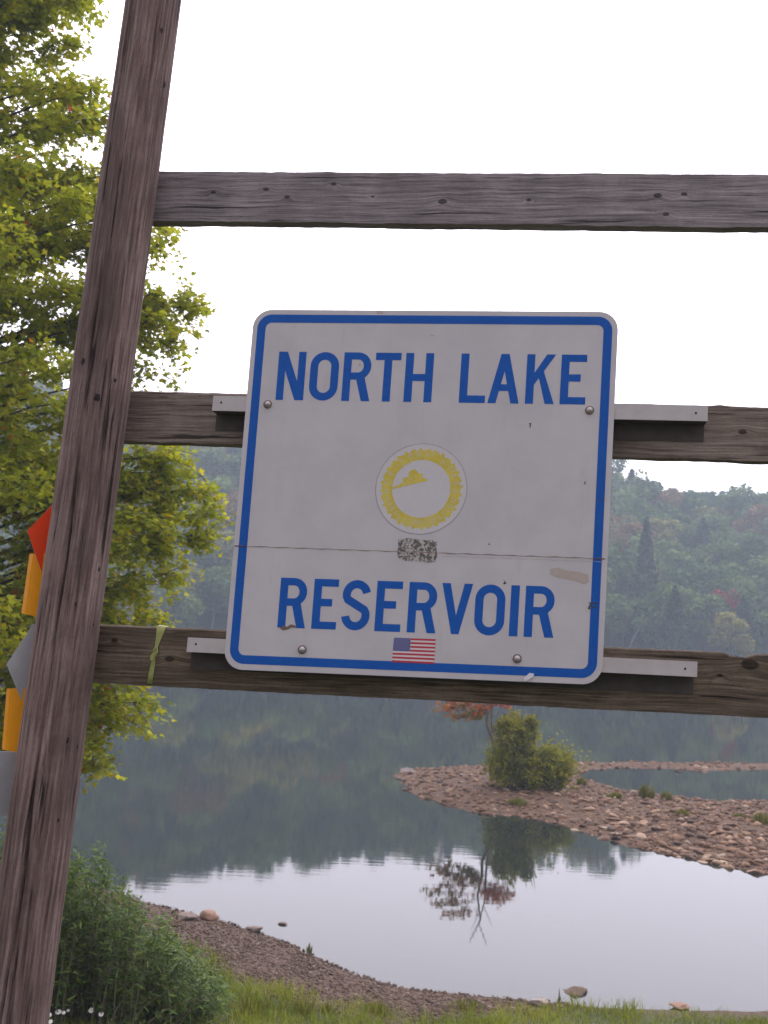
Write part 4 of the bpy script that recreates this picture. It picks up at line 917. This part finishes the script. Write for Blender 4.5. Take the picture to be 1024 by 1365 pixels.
# --- shrub, sapling and weeds on the gravel bar
r = np.random.default_rng(21)
def blob_bush(name, px, py, lobes, mat, label, cat, n, leaf, stemcol):
    b0 = at_z(px, py, .2); b0[2] = float(bar_z(b0[0], b0[1])); e = empty(name, b0, label=label, cat=cat); C = []; tb = TB(); mpp = b0[1] / FPX
    for (dx, dy, rx_, ry_, wt) in lobes:                 # in image pixels relative to the base, spread also in depth
        m_ = int(n * wt); d = r.normal(size=(m_, 3)); d /= np.linalg.norm(d, axis=1)[:, None]; rr = r.uniform(.1, 1.08, m_) ** .5 * (1 + .45 * vnoise(d * 3.4 + dx)); c = np.array([dx * mpp, 0, dy * mpp])
        q_ = c + d * rr[:, None] * [rx_ * mpp, rx_ * mpp * .9, ry_ * mpp]; q_[:, 2] = np.maximum(q_[:, 2], .03 + .05 * r.random(m_)); C.append(q_)
        for _ in range(int(14 * wt) + 4):
            tp = c + r.normal(size=3) * [rx_ * mpp * .4, rx_ * mpp * .4, ry_ * mpp * .4]; tb.add([b0 + [r.normal() * .12, r.normal() * .12, -.05], b0 + tp * .5 + [0, 0, .1], b0 + tp * 1.15], [.02, .014, .005], 4)
    C = np.concatenate(C) + b0; V, F = leaf_quads(C, leaf * r.uniform(.6, 1.4, len(C)), [0, 0, .6], .8, .8, r)
    hh = np.clip((C[:, 2] - b0[2]) / 1.9, 0, 1); rn = np.clip(.22 + .5 * r.random(len(C)) + .22 * vnoise((C - b0) * 2.2), 0, 1)
    obj('stems', tb.mesh('stems', plain(name + '_stem', stemcol, .9)), e); obj('foliage', mesh('foliage', V, F, mat, {'rnd': np.repeat(rn, 4)}), e); return e
shrub_m = leafmat('shrub_leaves', [(0, (.07, .085, .014)), (.35, (.17, .185, .024)), (.8, (.33, .31, .035)), (1, (.36, .20, .04))], .5, 'attr', .6)
blob_bush('island_shrub', 702, 1052, [(-16, 64, 27, 32, .28), (-26, 30, 30, 30, .2), (5, 25, 45, 26, .22), (34, 32, 27, 26, .22), (36, 20, 22, 20, .06), (-32, 82, 10, 10, .02), (4, 84, 10, 10, .02), (-20, 50, 42, 44, .03), (20, 30, 58, 40, .04)], shrub_m, 'dense olive green shrub with two humps on the gravel bar', 'shrub', 17000, .042, (.07, .05, .04))
sapb = at_z(664, 1046, .2); sapb[2] = float(bar_z(sapb[0], sapb[1])); sy = sapb[1]
sap = empty('red_sapling', sapb, label='thin bent sapling with red and orange leaves beside the olive shrub', cat='sapling'); tb = TB()
def sp_(x, y, dz=0): return at_y(x, y, sy + dz)
P0 = [sp_(664, 1040), sp_(661, 1005), sp_(655, 982), sp_(649, 965), sp_(650, 945), sp_(646, 920), sp_(652, 890), sp_(640, 862)]; tb.add(P0, np.linspace(.06, .012, 8), 6)
P1 = [sp_(664, 1035, .1), sp_(657, 985, .15), sp_(655, 950, .1), sp_(656, 915), sp_(650, 885), sp_(662, 858, .1)]; tb.add(P1, np.linspace(.04, .008, 6), 5)
for a in [((656, 905), (668, 880)), ((650, 900), (640, 872)), ((648, 925), (622, 890))]: tb.add([sp_(*a[0]), sp_(*a[1], .2)], [.012, .004], 4)
LC = []; LR = []; obj_sprays = [(648, 945, 592, 941, .5), (646, 935, 600, 934, .6), (648, 950, 606, 955, .4), (650, 930, 672, 937, 1), (648, 925, 664, 926, 1), (646, 925, 582, 928, .55), (646, 915, 598, 908, .6), (648, 918, 678, 915, .9), (650, 940, 625, 958, .3), (650, 905, 610, 898, .6), (646, 930, 586, 947, .7), (649, 938, 640, 948, .8), (652, 925, 690, 930, .85)]
for (x0, y0, x1, y1, cv) in obj_sprays:
    a, b = sp_(x0, y0), sp_(x1, y1, r.uniform(-.6, .6)); tb.add([a, (a + b) / 2 + [0, 0, .06], b], [.014, .009, .004], 4); m_ = 80; t = r.uniform(.3, 1.08, m_)[:, None]
    LC.append(a + (b - a) * t + r.normal(size=(m_, 3)) * [.10, .14, .055]); LR.append(np.clip(cv + r.normal(size=m_) * .2, 0, 1))
LC = np.concatenate(LC); LR = np.concatenate(LR); V, F = leaf_quads(LC, r.uniform(.05, .085, len(LC)), [0, 0, .8], .6, 1, r)
obj('trunk', tb.mesh('trunk', plain('grey_bark', (.20, .17, .155), .9, .3, 20)), sap)
obj('leaves', mesh('leaves', V, F, leafmat('sapling_leaves', [(0, (.12, .13, .03)), (.4, (.24, .14, .03)), (.65, (.34, .13, .035)), (1, (.42, .075, .05))], .4), {'rnd': np.repeat(LR, 4)}), sap)
weed_m = leafmat('weed_leaves', [(0, (.07, .09, .02)), (.6, (.16, .17, .04)), (1, (.24, .18, .08))], .3)
def weed(px, py, w, h, label, hit=None, n=260):
    b0 = at_z(px, py, .22) if hit is None else hit; b0 = np.array(b0, float)
    if hit is None: b0[2] = float(bar_z(b0[0], b0[1]))
    mpp = b0[1] / FPX; m_ = n; a = r.uniform(0, 6.28, m_); sp = r.uniform(0, 1, m_) ** .6; top = b0 + np.stack([np.cos(a) * sp * w * mpp, np.sin(a) * sp * w * mpp, r.uniform(.1, 1, m_) * h * mpp * (1 - .3 * sp * sp)], -1)
    bs = b0 + np.stack([np.cos(a) * sp * w * mpp * .75, np.sin(a) * sp * w * mpp * .75, -np.ones(m_) * .01], -1); S = np.stack([-np.sin(a), np.cos(a), a * 0], -1) * mpp * .8
    V = np.stack([bs - S * .5, (bs + top) / 2 - S, top, (bs + top) / 2 + S], 1).reshape(-1, 3)
    o = obj('weed_tuft', mesh('weed_tuft', V, np.arange(m_ * 4).reshape(-1, 4), weed_m, {'rnd': np.repeat(r.random(m_), 4)}), origin=b0); tag(o, label, 'weed')
for a in [(862, 1062, 13, 22, 'leafy weed tuft on the gravel bar edge by the inner pool'), (888, 1066, 9, 14, 'small weed right of the leafy tuft by the inner pool'), (910, 1088, 12, 10, 'low green weed in the middle of the gravel bar'), (1016, 1100, 16, 18, 'yellowish weed clump at the right end of the gravel bar'),
          (775, 1045, 8, 14, 'thin weed just right of the olive shrub'), (820, 1064, 14, 9, 'low patchy weed between the shrub and the leafy tuft'), (985, 1092, 12, 8, 'flat weed left of the yellowish clump'), (690, 1066, 16, 10, 'low weeds at the foot of the olive shrub')]: weed(*a[:4], a[4])
# sprigs on the near bank
for a in [(412, 1270, 5, 14, 'dark little sprig standing at the water edge of the beach', 60), (437, 1352, 13, 16, 'bright grass sprout on the gravel near the photo bottom', 90), (500, 1352, 26, 14, 'leafy weed clump at the edge of the beach', 240), (330, 1350, 34, 20, 'leafy weed clump right of the willow bush', 260), (400, 1350, 30, 17, 'taller weed clump between the willow bush and bright sprout', 220),
          (620, 1345, 32, 11, 'wide weed tuft at the grass edge left of the pale rock', 260), (745, 1338, 4, 22, 'single thin weed beside the pale rock', 14), (250, 1352, 30, 20, 'reddish stemmed weeds under the willow bush', 260)]:
    h_ = bank_hit(a[0], min(a[1], 1364)); weed(a[0], a[1], a[2], a[3], a[4], (h_[0], h_[1], float(bank_z(h_[0], h_[1]))), a[5])

# --- named rocks
tan_r = rockmat('rock_tan', [(0, (.36, .22, .15)), (1, (.36, .22, .15))], 'obj'); grey_r = rockmat('rock_grey_brown', [(0, (.22, .17, .14)), (1, (.25, .19, .16))], 'obj'); brown_r = rockmat('rock_dull_brown', [(0, (.12, .085, .055)), (1, (.12, .085, .055))], 'obj'); pale_r = rockmat('rock_pale', [(0, (.36, .30, .28)), (1, (.36, .30, .28))], 'obj')
def rock(px, py, wpx, flat_, mat, label, seed, z=None, tilt=0, name='rock', bar=False):
    p = at_z(px, py, .15 if bar else 0) if bar or z is not None else bank_hit(px, py); zz_ = (float(bar_z(p[0], p[1])) if bar else float(bank_z(p[0], p[1]))) if z is None else z
    s_ = wpx / 2 * p[1] / FPX; V, F = stone_shape(ico(3), seed, flat_); V[:, :2] *= np.where(V[:, 2] < 0, 1.12, 1.0)[:, None]
    V = V / np.abs(V[:, 0]).max() * s_; V[:, 2] += V[:, 2].max() * .7 * (z is None)
    o = obj(name, mesh(name, V + [p[0], p[1], zz_], F, mat, smooth=True), origin=(p[0], p[1], zz_)); return tag(o, label, 'rock')
rock(280, 1226, 27, .95, tan_r, 'rounded tan boulder at the tip of the beach beside the water', 3, name='boulder')
rock(246, 1226, 34, .45, grey_r, 'low flat greyish rock between the willow and the tan boulder', 4)
rock(377, 1232, 13, .45, grey_r, 'small rock poking out of the water off the beach', 5, z=.0)
rock(768, 1323, 38, .85, brown_r, 'flat pale brown rock alone in the water near the right bank', 6, z=.0)
rock(905, 1345, 28, .55, tan_r, 'brown rock showing above the grass at the water edge', 9)
rock(720, 1342, 30, .4, pale_r, 'pale rock at the end of the beach beside the grass', 10)
rock(340, 1241, 24, .35, grey_r, 'dark flat rock on the water line right of the tan boulder', 12)
rock(1012, 1152, 36, .45, tan_r, 'large orange brown rock at the right edge of the gravel bar', 13, bar=True)
rock(983, 1160, 22, .5, grey_r, 'grey rock at the water line left of the large orange brown one', 14, bar=True)
rock(545, 1024, 22, .35, pale_r, 'pale flat rock at the left tip of the gravel bar', 15, bar=True)
rock(532, 1038, 12, .5, grey_r, 'small round rock in the water off the left tip of the gravel bar', 16, z=0.02)
rock(905, 1028, 12, .5, grey_r, 'small dark rock in the inner pool by the far spit', 17, z=.02)
rock(928, 1024, 20, .5, tan_r, 'reddish rock at the inner edge of the far spit', 18, z=.04)

# --- daisies by the bush
petal = plain('daisy_petals', (.75, .74, .70), .6, .05); eye = plain('daisy_eye', (.50, .35, .03), .7); stemg = plain('daisy_stem', (.06, .10, .02), .7)
dz_ = [(a_, b_, c_ * 1.5, d_) for a_, b_, c_, d_ in [(83, 1324, .017, 'topmost white daisy below the willow bush'), (122, 1347, .018, 'white daisy near the bottom edge, left of the rightmost one'), (135, 1352, .016, 'rightmost white daisy near the bottom edge'), (78, 1349, .018, 'white daisy nearest the middle of the left daisy cluster'), (85, 1350, .012, 'small white daisy touching the middle one of the cluster'),
       (91, 1347, .010, 'tiny white daisy at the right of the cluster'), (66, 1353, .014, 'white daisy against the post at the left of the cluster'), (67, 1362, .014, 'lowest white daisy beside the post'), (66, 1337, .008, 'tiny white daisy above the cluster against the post')]]
for (x, y, rr, lab) in dz_:
    g0 = bank_hit(x, y + 14); c = at_y(x, y, g0[1] - .55); c = CAM + ray(x, y) * (((g0 - CAM) @ FWD) * .965); gz = float(bank_z(c[0], c[1])); e = empty('daisy', (c[0], c[1], gz), label=lab, cat='flower', group='white daisies in the grass')
    V = [c]; F = []; n = 14
    for k in range(n):
        a = 6.2832 * k / n; b = a + .17; d1 = np.array([math.cos(a), math.sin(a) * .75, .05 + .6 * math.sin(a)]); d2 = np.array([math.cos(b), math.sin(b) * .75, .05 + .6 * math.sin(b)]); d3 = np.array([math.cos(a + .35), math.sin(a + .35) * .75, .05 + .6 * math.sin(a + .35)]); i0 = len(V); V += [c + d1 * rr * .7, c + d2 * rr, c + d3 * rr * .7]; F.append((0, i0, i0 + 1, i0 + 2))
    obj('petals', mesh('petals', V, F, petal), e)
    Vi, Fi = ICO1; obj('flower_centre', mesh('flower_centre', Vi * [rr * .3, rr * .3, rr * .2] + c + [0, 0, rr * .1], Fi.copy(), eye, smooth=True), e)
    tb = TB(); tb.add([(c[0] + .01, c[1], gz - .02), (c[0] + .005, c[1], (gz + c[2]) / 2), tuple(c)], .0016, 4); obj('stem', tb.mesh('stem', stemg), e)

# ================================================================== HAZE
q = M('haze_air'); pv = q.n('ShaderNodeVolumePrincipled'); pv.inputs['Color'].default_value = (.72, .87, 1, 1); pv.inputs['Density'].default_value = .0017; pv.inputs['Anisotropy'].default_value = .2
q.t.links.new(pv.outputs[0], q.o.inputs['Volume'])
x0, x1, y0, y1, z0, z1 = -310, 310, -70, 430, -2.8, 62
V = [(x0, y0, z0), (x1, y0, z0), (x1, y1, z0), (x0, y1, z0), (x0, y0, z1), (x1, y0, z1), (x1, y1, z1), (x0, y1, z1)]
obj('haze', mesh('haze', V, [(3, 2, 1, 0), (4, 5, 6, 7), (0, 1, 5, 4), (1, 2, 6, 5), (2, 3, 7, 6), (3, 0, 4, 7)], q.m), kind='stuff')
print('rail uv', uv(210, 227, W_RAIL), 'SH', SH, 'tri', sum(len(m_.polygons) for m_ in bpy.data.meshes), 'leaves', len(LC), 'ground v', vg, 'base', base)
